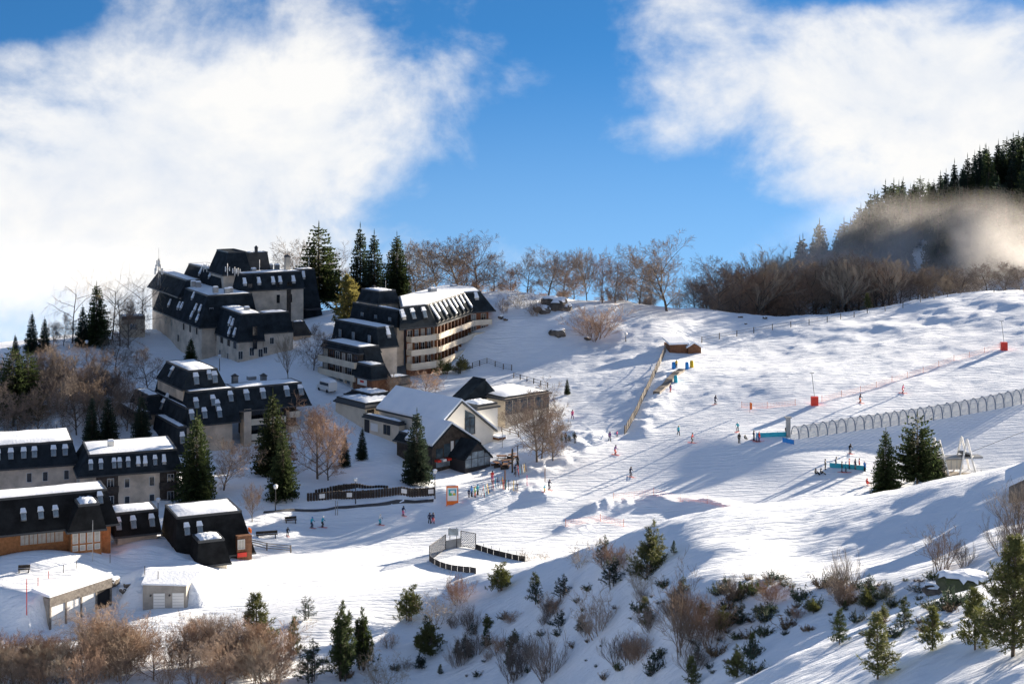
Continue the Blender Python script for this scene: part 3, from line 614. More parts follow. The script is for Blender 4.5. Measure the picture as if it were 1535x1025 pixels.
# ------------------------------------------------------------------ lower left house with wooden bay and shop
Fh = Building('wood_bay_house', 40, 832, 220, 24, 'black roofed house with orange wooden window bay above the snow bank', 'building')
f1 = Fh.block((-70, 756, 209), -90, 160, 812, 838, (3.0, 1.2, 2.0, 1.0), wallin=1.0, wall='orange_wood', roof='slate_black', snow=.3, back=5.5)
for t in (.44, .545, .635): Fh.skylight(f1, 0, t, .36, .7, 1.45, 1)
Fh.skylight(f1, 0, .93, .62, .7, 1.5, 1)
for i in range(5): Fh.window(f1, 0, .44+i*.055, f1['ze']-1.75, 1.1, 1.45, 'orange_wood', 'curtain')
bay = Fh.block((118, 758.5, 211.5), 90, 149, 799, 831, (.5, .9, .3, 1.6), wallin=.6, wall='orange_wood', roof='slate_black', snow=.35, back=5)
for i in range(4): Fh.window(bay, 0, .14+i*.24, bay['ze']-1.6, .58, 1.35, 'frame_white', 'curtain', 0); Fh.window(bay, 0, .14+i*.24, bay['ze']-2.6, .58, .6, 'frame_white', 'curtain', 0)
Gs = Building('ski_shop', 330, 848, 216, 24, 'black roofed ski shop with red sign and low front porch beside the piste', 'shop')
g0 = Gs.block((172, 771, 222), 166, 236, 806, 812, (1.8, .3, .5, .4), wallin=.6, roof='slate_black', back=5)
for t in (.10, .42, .82): Gs.skylight(g0, 0, t, .30, .75, 1.6, 1)
g1 = Gs.block((265, 777, 219), 222, 362, 842, 850, (2.6, 1.4, .8, .6), wallin=.8, wall='wood_dark', roof='slate_black', snow=.4, back=8)
for t in (.15, .33): Gs.skylight(g1, 0, t, .58, .75, 1.5, 1)
g2 = Gs.block((298, 813, 214.5), 272, 336, 850, 853, (1.3, .7, .3, .6), wallin=.5, wall='cream', roof='slate_black', snow=.45, back=4)
Gs.window(g2, 0, .3, g2['ze']-1.2, 1.9, .9, 'cream', 'curtain')
Gs.slab('shop_front', g1, 0, .80, 1.02, g1['ze']-.8, g1['ze']+2.6, 1.0, 'wood_brown')
Gs.window(g1, 0, .86, g1['ze']+.9, .9, 1.2, 'frame_white', 'curtain', proud=1.02)
sg = Gs.slab('shop_sign', g1, 0, .80, .94, g1['ze']-.25, g1['ze']+.35, 1.2, 'red')
Gs.slab('sign_light', g1, 0, .99, 1.01, g1['ze']+3.0, g1['ze']+3.5, 1.3, 'orange')

# ------------------------------------------------------------------ garages dug into the bank
Gr = Building('garage_row', 75, 940, 194, 57, 'row of three white garage doors under a weathered timber front dug into the bank', 'garage')
L = Gr.px_line((0, 0), (1, 0), 166); m = MB(); m.box((0, .1, -1), (L, 3.0, 3.5)); m.build('wall', 'concrete_grey', Gr.root)
m = MB(); m.box((-.15, -.15, 2.55), (L+.1, .09, 3.75)); m.build('timber_front', 'wood_grey', Gr.root)
m = MB(); m.prism([(-.2, -.2), (L+.2, -.2), (L+.2, 3.2), (-.2, 3.2)], 3.755, [4.0, 4.15, 4.4, 4.4]); m.build('roof_snow', 'roof_snow', Gr.root)
for i in range(4):
    x0 = L*(i/4)+.15; x1 = L*((i+1)/4)-.15
    m = MB(); m.box((x0-.28, -.1, -1), (x0-.02, .09, 2.54)); m.build('post', 'wood_grey', Gr.root)
    if i < 3:
        dr = MB(); dr.box((x0, -.02, -.6), (x1, .09, 2.5)); dr = dr.build('garage_door', 'white_paint', Gr.root)
        for k in range(5): g = MB(); g.box((x0+.05, -.035, -.35+k*.57), (x1-.05, -.021, -.33+k*.57)); g.build('groove', 'metal_grey', dr)
    else:
        m = MB(); m.box((x0, .02, -.6), (x1, .09, 2.5)); m.build('bay_shade_panel', 'black', Gr.root)  # flat black panel painted as the shaded inside of an open bay
m = MB(); m.box((L-.14, -.1, -1), (L+.12, .09, 2.54)); m.build('post', 'wood_grey', Gr.root)
Sh = Building('block_shed', 214, 908, 200, 3, 'small concrete shed with two white roller doors half buried in the bank', 'shed')
w = Sh.px_line((0, 0), (1, 0), 279)
m = MB(); m.prism([(0, 0), (w, 0), (w+1.2, 4.0), (0, 4.0)], -1, [2.75, 2.5, 2.9, 3.1]); m.build('wall', 'concrete_grey', Sh.root)
m = MB(); m.prism([(-.15, -.15), (w+.15, -.15), (w+1.3, 4.1), (-.15, 4.1)], [2.752, 2.502, 2.902, 3.102], [2.95, 2.7, 3.15, 3.35]); m.build('roof_snow', 'roof_snow', Sh.root)
for x in (1.35, 3.75):
    dr = MB(); dr.box((x, -.06, -.5), (x+1.45, .02, 1.6)); dr = dr.build('roller_door', 'white_paint', Sh.root)
    for k in range(5): g = MB(); g.box((x+.03, -.075, -.3+k*.38), (x+1.42, -.061, -.27+k*.38)); g.build('groove', 'metal_grey', dr)
    m = MB(); m.tube([(x-.35, -.18, 1.35), (x-.35, .0, 1.35)], .13, 8); m.build('wall_lamp', 'metal_dark', Sh.root)

# ------------------------------------------------------------------ white gabled restaurant
R_ = Building('gabled_restaurant', 662, 700, 276, 42, 'white gabled restaurant with big snow roof and dark glazed front gables', 'restaurant')
zr = R_.z_at(602.5, *R_.loc(690, 602.5, D=278)[:2])
def gable(B, apex, xl, xr, zl, zr_, zt, zb, length, wallm, roofm, over=.5, snow=.38, v0=None, nm='wall'):
    """apex=(px,D) on the near gable plane; xl/xr photo columns of the eaves"""
    C = B.loc(apex[0], 600, D=apex[1]); u, v = C.x, C.y; ul = u+B.px_line((u, v), (1, 0), xl); ur = u+B.px_line((u, v), (1, 0), xr)
    w = MB(); pts_ = [(ul, zb-2.5), (ur, zb-2.5), (ur, zr_), (u, zt), (ul, zl)]
    w.add([(x, v, z) for x, z in pts_]+[(x, v+length, z) for x, z in pts_], [(0, 1, 2, 3, 4), (9, 8, 7, 6, 5), (0, 5, 6, 1), (1, 6, 7, 2), (4, 9, 5, 0)]); wo = w.build(nm, wallm, B.root)
    def slope(x0, z0, x1, z1, th, o, m_, name, f=0.0):
        dx, dz = x1-x0, z1-z0; L_ = math.hypot(dx, dz); e = (x0-dx/L_*o, z0-dz/L_*o); s_ = MB(); n = (-dz/L_, dx/L_) if dx > 0 else (dz/L_, -dx/L_)
        q = [e, (x1, z1), (x1, z1+th), (e[0], e[1]+th)]
        s_.add([(x, v-over+f, z) for x, z in q]+[(x, v+length+.3-f, z) for x, z in q], [(0, 1, 2, 3), (7, 6, 5, 4), (0, 4, 5, 1), (1, 5, 6, 2), (2, 6, 7, 3), (3, 7, 4, 0)]); return s_.build(name, m_, B.root)
    slope(ul, zl, u, zt, .28, over, roofm, 'roof'); slope(ur, zr_, u, zt, .28, over, roofm, 'roof')
    if snow:
        slope(ul, zl+.285, u, zt+.285, snow, over-.08, 'roof_snow', 'roof_snow', .15); slope(ur, zr_+.285, u, zt+.285, snow, over-.08, 'roof_snow', 'roof_snow', .15)
    return u, v, ul, ur
zb = -60.7-R_.o.z
u, v, ul, ur = gable(R_, (690, 278), 663, 740, R_.z_at(634, *R_.loc(663, 634, D=275)[:2]), R_.z_at(643, *R_.loc(740, 643, D=284)[:2]), zr, zb, 18.5, 'white_wall', 'trim', .6)
g = MB(); zz = zr-1.6; g.add([(u+1.0, v-.08, zr-6.0), (u+3.3, v-.08, zr-6.0), (u+3.3, v-.08, zr-2.7), (u+1.0, v-.08, zr-1.5)], [(0, 1, 2, 3)]); gl = g.build('gable_window', 'glass_sky', R_.root)
for q in (zr-6.05, zr-4.6, zr-3.2): m = MB(); m.box((u+1.0, v-.14, q), (u+3.3, v-.081, q+.12)); m.build('mullion', 'frame_dark', gl)
for q in (u+.95, u+2.1, u+3.25): m = MB(); m.box((q, v-.15, zr-6.0), (q+.1, v-.082, zr-2.9)); m.build('mullion', 'frame_dark', gl)
m = MB(); m.box((u+1.1, v-.1, zr-8.6), (u+3.2, v-.01, zr-6.6)); m.build('window', 'glass', R_.root)
z1 = R_.z_at(637, *R_.loc(675.5, 637, D=270.5)[:2])
u2, v2, l2, r2 = gable(R_, (675.5, 270.5), 648, 716, R_.z_at(668, *R_.loc(648, 668, D=268)[:2]), R_.z_at(666, *R_.loc(716, 666, D=273)[:2]), z1, zb, 7, 'wood_dark', 'slate', .5, nm='dark_gable')
z2 = R_.z_at(662.5, *R_.loc(714.6, 662.5, D=269)[:2])
u3, v3, l3, r3 = gable(R_, (714.6, 269), 697, 735, R_.z_at(686, *R_.loc(697, 686, D=268)[:2]), R_.z_at(684, *R_.loc(735, 684, D=271)[:2]), z2, zb, 4, 'frame_dark', 'slate', .4, .0, nm='glazed_gable')
for i in range(4):
    x0 = l3+(r3-l3)*(i/4)+.08; x1 = l3+(r3-l3)*((i+1)/4)-.08; hh = 1-abs((i+.5)/4-.5)*1.5
    m = MB(); m.box((x0, v3-.06, zb+1.2), (x1, v3-.01, zb+2.6)); m.build('pane', 'glass_pale', R_.root); m = MB(); m.box((x0, v3-.06, zb+2.7), (x1, v3-.01, zb+2.7+1.3*hh)); m.build('pane', 'glass_pale', R_.root)
for i, (x0, x1, za, zc, mt) in enumerate(((.08, .22, 2.7, 4.3, 'glass_sky'), (.25, .38, 2.7, 4.9, 'glass_sky'), (.40, .46, 2.6, 5.2, 'white_paint'), (.50, .57, 2.8, 5.3, 'glass_sky'), (.62, .75, .1, 2.2, 'glass_sky'), (.08, .50, 1.1, 2.1, 'glass_pale'))):
    w_ = r2-l2; m = MB(); m.box((l2+w_*x0, v2-.07, zb+za), (l2+w_*x1, v2-.01, zb+zc)); m.build('window', mt, R_.root)
for k in range(4): m = MB(); x = l2+(r2-l2)*(.05+.11*k); m.box((x, v2-.9, zb+2.15), (x+(r2-l2)*.08, v2-.02, zb+2.5)); m.build('awning', 'red' if k % 2 == 0 else 'white_paint', R_.root)
m = MB(); m.box((ur-.2, v-1.5, zb+3.0), (ur+1.6, v+3, zb+3.4)); m.build('side_canopy', 'wood_brown', R_.root); m = MB(); m.box((ur-.2, v-1.5, zb+3.4), (ur+1.6, v+3, zb+3.7)); m.build('canopy_snow', 'roof_snow', R_.root)
for k in range(2): m = MB(); m.box((ur+1.1, v-1.3+k*3.6, zb-1), (ur+1.3, v-1.1+k*3.6, zb+3)); m.build('post', 'wood_brown', R_.root)
ann = R_.block((598, 634, 281), 545, 606, 637, 662, (.2, .2, .2, .2), wallin=.15, wall='cream', roof='trim', snow=.35)
for t in (.72, .62): R_.window(ann, 3, t, ann['ze']-2.2, .8, 1.6, 'frame_dark')
R_.slab('notice_board', ann, 3, .22, .42, ann['ze']-2.2, ann['ze']-.8, .1, 'white_paint'); R_.slab('entrance', ann, 3, .04, .18, ann['ze']-3.2, ann['ze']-.4, .08, 'frame_dark')
lean = R_.block((628, 655, 272), 598, 647, 668, 690, (.6, .2, .2, 1.2), wallin=.5, wall='wood_dark', roof='slate', snow=.5)

# ------------------------------------------------------------------ low plaza shops and pavilion
S1 = Building('plaza_arcade', 560, 600, 292, 40, 'low snow roofed arcade of shops between the hotel and the restaurant', 'building')
s1 = S1.block((548, 606, 290), 505, 600, 612, 628, (.6, .3, .3, .6), wallin=.3, wall='cream', roof='trim', snow=.45)
s2 = S1.block((556, 592, 296), 527, 585, 598, 620, (.5, .3, .3, 1.6), wallin=.4, wall='wood_dark', roof='slate', snow=.45)
s3 = S1.block((560, 571, 303), 548, 614, 582, 596, (.2, .2, .2, .2), wallin=.1, wall='concrete_grey', roof='wood_grey', snow=.4)
for i in range(6):
    a, e = S1.edge(s3, 0, 'wall'); p = a.lerp(e, .1+i*.09); d = (e-a).normalized(); n = Vector((d.y, -d.x, 0)); m = MB(); m.tube([(p.x, p.y, s3['ze']+.75), (p.x+n.x*.25, p.y+n.y*.25, s3['ze']+.75)], .24, 10); m.build('porthole', 'glass_pale', S1.root)
for t in (.15, .5, .8): S1.window(s1, 0, t, s1['ze']-2.0, 1.4, 1.5, 'frame_dark', 'glass')
Pv = Building('glass_pavilion', 770, 625, 290, 42, 'low pavilion with snow roof, glass front and dark wedge rooflight', 'building')
p1 = Pv.block((757, 597, 289), 700, 822, 600, 624, (.5, .5, .3, .5), wallin=.4, wall='cream', roof='wood_grey', snow=.5)
p2 = Pv.block((716, 609, 282), 690, 745, 614, 634, (.4, .4, .3, .4), wallin=.3, wall='white_wall', roof='trim', snow=.5)
for i in range(6): Pv.window(p1, 0, (i+.5)/6, p1['ze']-2.7, 1.5, 2.3, 'frame_dark', 'glass_sky')
c = Pv.loc(712, 589, D=292); m = MB(); m.prism([(c.x-3.4, c.y-1), (c.x+1.8, c.y-1), (c.x+1.8, c.y+2.6), (c.x-3.4, c.y+2.6)], c.z-1.2, [c.z-.6, c.z+2.6, c.z+2.6, c.z-.6]); rl = m.build('rooflight', 'slate', Pv.root)
m = MB(); m.add([(c.x+1.85, c.y-.8, c.z-.9), (c.x+1.85, c.y+2.4, c.z-.9), (c.x+1.85, c.y+2.4, c.z+2.3), (c.x+1.85, c.y-.8, c.z+2.3)], [(0, 1, 2, 3)]); m.build('pane', 'glass_pale', rl)
m = MB(); m.prism([(c.x+1.9, c.y-1), (c.x+4.6, c.y-1), (c.x+4.6, c.y+2.6), (c.x+1.9, c.y+2.6)], c.z-1.2, [c.z+2.2, c.z-.4, c.z-.4, c.z+2.2]); m.build('rooflight', 'slate', Pv.root)

# ------------------------------------------------------------------ huts
Hu = Building('wooden_hut', 1004, 532, 333, 14, 'small brown wooden hut with lean-to at the top of the practice slope', 'hut')
w = Hu.px_line((0, 0), (1, 0), 1030); m = MB(); m.box((0, 0, -1.5), (w, 3.6, 2.2)); m.build('wall', 'wood_brown', Hu.root)
m = MB(); m.prism([(-.3, -.4), (w+.3, -.4), (w+.3, 4), (-.3, 4)], [2.203, 2.203, 2.9, 2.9], [2.6, 2.6, 3.3, 3.3]); m.build('roof_snow', 'roof_snow', Hu.root)
m = MB(); m.add([(w+.02, -.5, -1.5), (w+3.0, -.5, -1.5), (w+3.0, -.5, 1.4), (w+1.4, -.5, 2.3), (w+.02, -.5, 1.5), (w+.02, 3, -1.5), (w+3.0, 3, -1.5), (w+3.0, 3, 1.4), (w+1.4, 3, 2.3), (w+.02, 3, 1.5)], [(0, 1, 2, 3, 4), (9, 8, 7, 6, 5), (1, 6, 7, 2), (4, 9, 5, 0), (2, 7, 8, 3), (3, 8, 9, 4)]); m.build('lean_to', 'wood_brown', Hu.root)
m = MB(); m.add([(w-.3, -.7, 1.42), (w+1.4, -.7, 2.4), (w+3.3, -.7, 1.35), (w-.3, 3, 1.42), (w+1.4, 3, 2.4), (w+3.3, 3, 1.35), (w-.3, -.7, 1.7), (w+1.4, -.7, 2.7), (w+3.3, -.7, 1.6), (w-.3, 3, 1.7), (w+1.4, 3, 2.7), (w+3.3, 3, 1.6)], [(0, 1, 7, 6), (1, 2, 8, 7), (6, 7, 10, 9), (7, 8, 11, 10), (3, 4, 1, 0), (4, 5, 2, 1), (2, 5, 11, 8), (0, 6, 9, 3)]); m.build('roof_snow', 'roof_snow', Hu.root)
p = P(1513, 745, 142); cb = empty('wooden_cabin', (p.x, p.y, gz(p.x, p.y)), math.radians(-18), 'weathered wooden cabin with snow roof at the right edge above the near slope', 'cabin')
m = MB(); m.add([(0, 0, -1.5), (4, 0, -1.5), (4, 0, 1.6), (2, 0, 2.7), (0, 0, 1.6), (0, 5, -1.5), (4, 5, -1.5), (4, 5, 1.6), (2, 5, 2.7), (0, 5, 1.6)], [(0, 1, 2, 3, 4), (9, 8, 7, 6, 5), (1, 6, 7, 2), (4, 9, 5, 0)]); m.build('wall', 'wood_grey', cb)
for x0, z0, x1, z1 in ((-.4, 1.4, 2, 2.72), (4.4, 1.4, 2, 2.72)):
    m = MB(); m.add([(x0, -.5, z0), (x1, -.5, z1), (x1, 5.4, z1), (x0, 5.4, z0), (x0, -.5, z0+.45), (x1, -.5, z1+.4), (x1, 5.4, z1+.4), (x0, 5.4, z0+.45)], [(0, 1, 2, 3), (4, 5, 6, 7), (0, 1, 5, 4), (2, 3, 7, 6), (0, 3, 7, 4)]); m.build('roof_snow', 'roof_snow', cb)
for k in range(8): m = MB(); m.box((-.03, .1+k*.6, -1), (-.001, .14+k*.6, 1.55)); m.build('plank_gap', 'wood_dark', cb)
# ------------------------------------------------------------------ fences, lifts, street furniture
def gp(px, py, near=45): return hit(px, py, near)
def line_pts(seq, step, near=200):
    P3 = [gp(a, b, near) for a, b in seq]; out = []
    for a, b in zip(P3[:-1], P3[1:]):
        n = max(1, int((b-a).length/step))
        for i in range(n):
            q = a.lerp(b, i/n); out.append(Vector((q.x, q.y, gz(q.x, q.y))))
    q = P3[-1]; out.append(Vector((q.x, q.y, gz(q.x, q.y)))); return out
def fence(name, pts_, post_h, post_w, mat_, rails, label, cat, group=None, rail_r=.04, rail_mat=None):
    o = pts_[0]; root = empty(name, o, 0, label, cat, group); m = MB(); m.box((-post_w/2, -post_w/2, -.5), (post_w/2, post_w/2, post_h)); me = m.mesh('post', mat_)
    rng = random.Random(len(pts_))
    for p in pts_:
        q = place(me, 'post', root, p-o, rng.uniform(0, 1.5)); q.rotation_euler.x = rng.uniform(-.05, .05)
    for z in rails:
        for a, b in zip(pts_[:-1], pts_[1:]):
            r = MB(); r.tube([a-o+Vector((0, 0, z)), b-o+Vector((0, 0, z+rng.uniform(-.04, .04)))], rail_r, 4); r.build('rail', rail_mat or mat_, root)
    return root
fence('crest_fence', line_pts([(1052, 514), (1130, 500), (1240, 483), (1300, 470), (1380, 453), (1440, 441), (1490, 438), (1534, 438)], 4.2, 250), 1.35, .14, 'wood_grey', (.6, 1.15), 'long post and rail fence following the crest of the snow hill', 'fence')
fence('terrace_fence', line_pts([(708, 552), (730, 546), (767, 556)], 2.2, 250), 1.2, .14, 'wood_dark', (.3, .7, 1.1), 'dark railed fence on the bank beside the right end of the hotel', 'fence')
fence('terrace_fence', line_pts([(770, 567), (800, 575), (821, 582)], 2.2, 250), 1.1, .14, 'wood_dark', (.4, 1.0), 'dark railing along the snow roof edge of the pavilion', 'fence')
fence('street_fence', line_pts([(372, 818), (400, 826), (436, 829)], 2.0, 200), 1.1, .16, 'wood_grey', (.35, .7, 1.0), 'wooden rail fence beside the ski shop entrance', 'fence', rail_r=.07)
fence('plaza_fence', line_pts([(752, 648), (777, 655)], 1.8, 240), 1.0, .14, 'wood_grey', (.5, .95), 'short plank fence on the sunny plaza', 'fence', rail_r=.07)
# slatted snow fence running down the practice slope
pp = line_pts([(998, 527), (975, 578), (950, 628), (936, 652)], .34, 250); root = empty('slat_fence', pp[0], 0, 'tall slatted snow fence running down between the gully and the practice slope', 'fence')
m = MB(); m.box((-.06, -.03, -.3), (.06, .03, 1.55)); me = m.mesh('slat', 'wood_grey'); rng = random.Random(3)
for i, p in enumerate(pp): q = place(me, 'slat', root, p-pp[0], rng.uniform(-.3, .3)+.9); q.scale.z = rng.uniform(.85, 1.1)
for a, b in zip(pp[:-8:8], pp[8::8]):
    for z in (.4, 1.2): r = MB(); r.tube([a-pp[0]+Vector((0, 0, z)), b-pp[0]+Vector((0, 0, z))], .05, 4); r.build('rail', 'wood_grey', root)
# orange safety nets
def net(seq, label, step=3.0, h=.9):
    q = line_pts(seq, step, 200); root = empty('safety_net', q[0], 0, label, 'net', 'orange safety nets'); m = MB(); m.tube([(0, 0, -.3), (0, 0, h+.25)], .035, 5); me = m.mesh('pole', 'orange')
    for p in q: place(me, 'pole', root, p-q[0])
    for a, b in zip(q[:-1], q[1:]):
        a = a-q[0]; b = b-q[0]; m = MB(); L = (b-a).length; n = max(3, int(L/.28))
        for k in range(4): z = .08+k*h/3.2; m.tube([a+Vector((0, 0, z)), b+Vector((0, 0, z))], .012, 3, cap=False)
        for i in range(n+1): p = a.lerp(b, i/n); m.tube([p+Vector((0, 0, .08)), p+Vector((0, 0, h))], .010, 3, cap=False)
        m.build('netting', 'net_orange', root)
net([(1112, 612), (1150, 612), (1192, 608)], 'orange safety net beside the orange banner'); net([(1232, 602), (1290, 588), (1360, 566), (1430, 541), (1498, 522)], 'long orange safety net climbing to the red padded post', 4)
net([(920, 752), (980, 745), (1060, 756), (1110, 770), (1160, 774)], 'orange safety net round the snow mound of the beginners bowl', 4); net([(848, 790), (900, 782), (935, 790)], 'low orange net at the edge of the beginners bowl', 4)
# orange banner, padded posts
p = gp(1124, 619); r = empty('banner', p, 0, 'upright orange banner on the practice slope', 'banner'); m = MB(); m.tube([(0, 0, -.3), (0, 0, 1.9)], .03, 5); m.build('pole', 'metal_grey', r); m = MB(); m.prism([(.03, -.02), (.42, -.02), (.42, .02), (.03, .02)], [.5, .6, .6, .5], [1.9, 1.7, 1.7, 1.9]); m.build('flag', 'orange', r)
for px, py, lab in ((1505, 525, 'red padded lift post high on the right slope'), (1221, 608, 'red padded lift post above the tunnel entrance')):
    p = gp(px, py); r = empty('padded_post', p, 0, lab, 'post'); m = MB(); m.box((-.65, -.4, -.3), (.65, .4, 1.6)); m.build('pad', 'red', r)
    m = MB(); m.tube([(0, 0, 1.5), (-.5, 0, 6.0)], .05, 5); m.build('mast', 'metal_grey', r); m = MB(); m.box((-.9, -.06, 5.9), (-.1, .06, 6.0)); m.build('cross_arm', 'metal_grey', r)
# covered conveyor lift
tp = line_pts([(1192, 655), (1290, 640), (1380, 628), (1460, 615), (1550, 598)], 1.75, 200)
root = empty('covered_conveyor', tp[0], 0, 'long translucent tunnel of hoops covering the beginners conveyor lift', 'lift')
n = len(tp)
for i, p in enumerate(tp):
    d = (tp[min(i+1, n-1)]-tp[max(0, i-1)]); d.z = 0; d.normalize(); s_ = Vector((-d.y, d.x, 0)); R = 1.25; hgt = 1.75+.5*i/n
    arc = [s_*(-R*math.cos(t*math.pi/10))+Vector((0, 0, -.4+(hgt+.4)*math.sin(t*math.pi/10)**.7)) for t in range(11)]
    m = MB(); m.tube([p-tp[0]+a*1.03 for a in arc], .11, 5); m.build('hoop', 'hoop', root)
    if i: 
        m = MB(); vs = [p-tp[0]+a for a in arc]+[pa+a for pa, a in zip([tp[i-1]-tp[0]]*11, arc)]; m.add(vs, [(k, k+1, k+12, k+11) for k in range(10)]); m.build('cover', 'tunnel', root, smooth=True)
m = MB(); q = tp[0]-tp[0]; d0 = (tp[1]-tp[0]).normalized(); m.box((-1.6, -.5, -.3), (-.9, .3, 3.3)); m.build('gate_post', 'metal_grey', root); m = MB(); m.box((-1.9, -.7, 3.3), (-.7, .5, 3.45)); m.build('gate_roof', 'metal_grey', root)
for a, b, w, lab, mt in (((1134, 657), (1182, 654), 1.2, 'blue plastic mat leading to the tunnel entrance', 'teal'), ((1173, 664), (1190, 667), .5, 'short blue barrier below the tunnel entrance', 'blue'), ((1244, 702), (1298, 706), .6, 'blue barrier at the queue by the chairlift', 'teal')):
    A_, B_ = gp(*a), gp(*b); r = empty('blue_barrier', A_, math.atan2(B_.y-A_.y, B_.x-A_.x), lab, 'barrier'); L_ = (B_-A_).length; m = MB(); dz = B_.z-A_.z
    m.prism([(0, -.05), (L_, -.05), (L_, .05), (0, .05)], [.02, dz+.02, dz+.02, .02], [.8, .8+dz, .8+dz, .8]); m.build('panel', mt, r)
    for k in range(4): m = MB(); m.tube([(L_*k/3, .09, -.2), (L_*k/3, .09, .9)], .04, 5); m.build('stake', 'metal_grey', r)
# chairlift station
p = P(1440, 722, 258); root = empty('chairlift_station', p, math.radians(8), 'chairlift station with two white A-frames and pale drive housing behind the fir', 'lift')
for x in (-3.6, 1.2):
    for dx in (-1.9, 2.2):
        for dy in (0, 2.6): m = MB(); m.tube([(x+dx, dy, -1.5), (x, dy*.8+.2, 7.0)], .17, 6); m.build('a_frame_leg', 'white_paint', root)
m = MB(); m.box((-5, .2, 3.7), (4, 2.2, 4.0)); m.build('beam', 'metal_grey', root); m = MB(); m.box((-4.6, .3, 2.0), (0.6, 2.2, 3.6)); m.build('drive_housing', 'cream', root)
for k in range(5): m = MB(); m.box((-4.55+k*1.0, .26, 2.05), (-4.47+k*1.0, .299, 3.58)); m.build('panel_joint', 'metal_grey', root)
m = MB(); m.box((-5.2, -.5, .8), (5, 3, 1.19)); m.build('platform', 'wood_grey', root)
for k in range(6): m = MB(); m.tube([(-5+k*1.9, -.4, -2), (-5+k*1.9, -.4, .8)], .12, 5); m.build('platform_post', 'wood_grey', root)
m = MB(); m.tube([(1.4, 1.2, 4.2), (1.5, 1.25, 4.4)], 1.3, 16); m.build('bull_wheel', 'metal_grey', root)
for k in range(7): m = MB(); m.tube([(3.4+k*1.4, -.3, -1.5), (3.4+k*1.4, -.3, 1.9-.12*k)], .06, 5); m.build('railing_post', 'metal_grey', root)
m = MB(); m.tube([(3.4, -.3, 1.8), (11.8, -.3, 1.1)], .05, 5); m.build('railing', 'metal_grey', root)
m = MB(); m.tube([(1.4, 1.2, 4.3), (60, 40, 9.5)], .035, 4); m.build('cable', 'metal_dark', root)
# small carpet lift, tubes and posts near the hut
cp = line_pts([(984, 590), (1000, 577), (1010, 565), (1022, 556)], 1.5, 250); root = empty('rope_carpet', cp[0], 0, 'short dark conveyor carpet winding up to the hut', 'lift')
for a, b in zip(cp[:-1], cp[1:]):
    a = a-cp[0]; b = b-cp[0]; d = (b-a); s_ = Vector((-d.y, d.x, 0)).normalized()*.7; u_ = Vector((0, 0, .35)); m = MB(); m.add([a-s_+u_, a+s_+u_, b+s_+u_, b-s_+u_, a-s_-u_, a+s_-u_, b+s_-u_, b-s_-u_], [(0, 1, 2, 3), (0, 4, 5, 1), (1, 5, 6, 2), (2, 6, 7, 3), (3, 7, 4, 0)]); m.build('carpet_section', 'wood_grey', root)
for px, py, mt, lab in ((1010, 553, 'blue', 'blue padded cushion left of the carpet top'), (1030, 553, 'blue', 'blue padded cushion right of the carpet top'), (1037, 551, 'yellow', 'yellow padded cushion beside the carpet top'), (1013, 574, 'teal', 'teal cushion halfway up the carpet')):
    p = gp(px, py); m = MB(); m.tube([(0, 0, -.2), (0, 0, .3), (0, 0, 1.2), (0, 0, 1.35)], [.4, .42, .4, .25], 10); tag(m.build('safety_cushion', mt, None, True, p), lab, 'cushion')
# fenced sports court
ct = [gp(644, 841), gp(668, 824), gp(691, 820), gp(713, 824), gp(787, 842), gp(714, 860)]; o = ct[0]; root = empty('sports_court', o, 0, 'small fenced sports court with black mesh ends and low boards in the snow', 'court')
def mesh_panel(a, b, h):
    a = a-o; b = b-o; L_ = (b-a).length; d = (b-a)/L_; m = MB(); n = int(L_/.35)+1; up = Vector((0, 0, 1))
    for k in (0, 1): m.tube([a.lerp(b, k)-up*.5, a.lerp(b, k)+up*h], .07, 5)
    for z in (.1, h): m.tube([a+up*z, b+up*z], .05, 5)
    f = m.build('panel_frame', 'metal_dark', root); m = MB()
    for i in range(-int(h/.35), n):
        for sg in (1, -1):
            s0 = i*.35; x0 = max(0, s0); x1 = min(L_, s0+h); 
            if x1 <= x0: continue
            z0 = x0-s0; z1 = x1-s0
            if sg < 0: z0, z1 = h-z0, h-z1
            m.tube([a+d*x0+up*max(.1, z0), a+d*x1+up*max(.1, z1)], .028, 3, cap=False)
    m.build('lattice', 'metal_dark', f)
mesh_panel(ct[0], ct[1], 2.2); mesh_panel(ct[2]+Vector((0, 0, .05)), ct[3], 2.3)
a, b = ct[1]-o, ct[2]-o
m = MB(); m.prism([(a.x, a.y-.06), (b.x, b.y-.06), (b.x, b.y+.06), (a.x, a.y+.06)], [a.z-.3, b.z-.3, b.z-.3, a.z-.3], [a.z+1.3, b.z+1.3, b.z+1.3, a.z+1.3]); m.build('goal_board', 'metal_grey', root)
c = (a+b)/2; m = MB(); m.box((c.x-.75, c.y-.1, c.z+1.9), (c.x+.75, c.y-.04, c.z+2.9)); m.build('backboard', 'glass_pale', root); m = MB(); m.tube([(c.x-.5, c.y+.1, c.z), (c.x-.5, c.y+.1, c.z+3)], .05, 5); m.tube([(c.x+.5, c.y+.1, c.z), (c.x+.5, c.y+.1, c.z+3)], .05, 5); m.build('hoop_post', 'metal_dark', root)
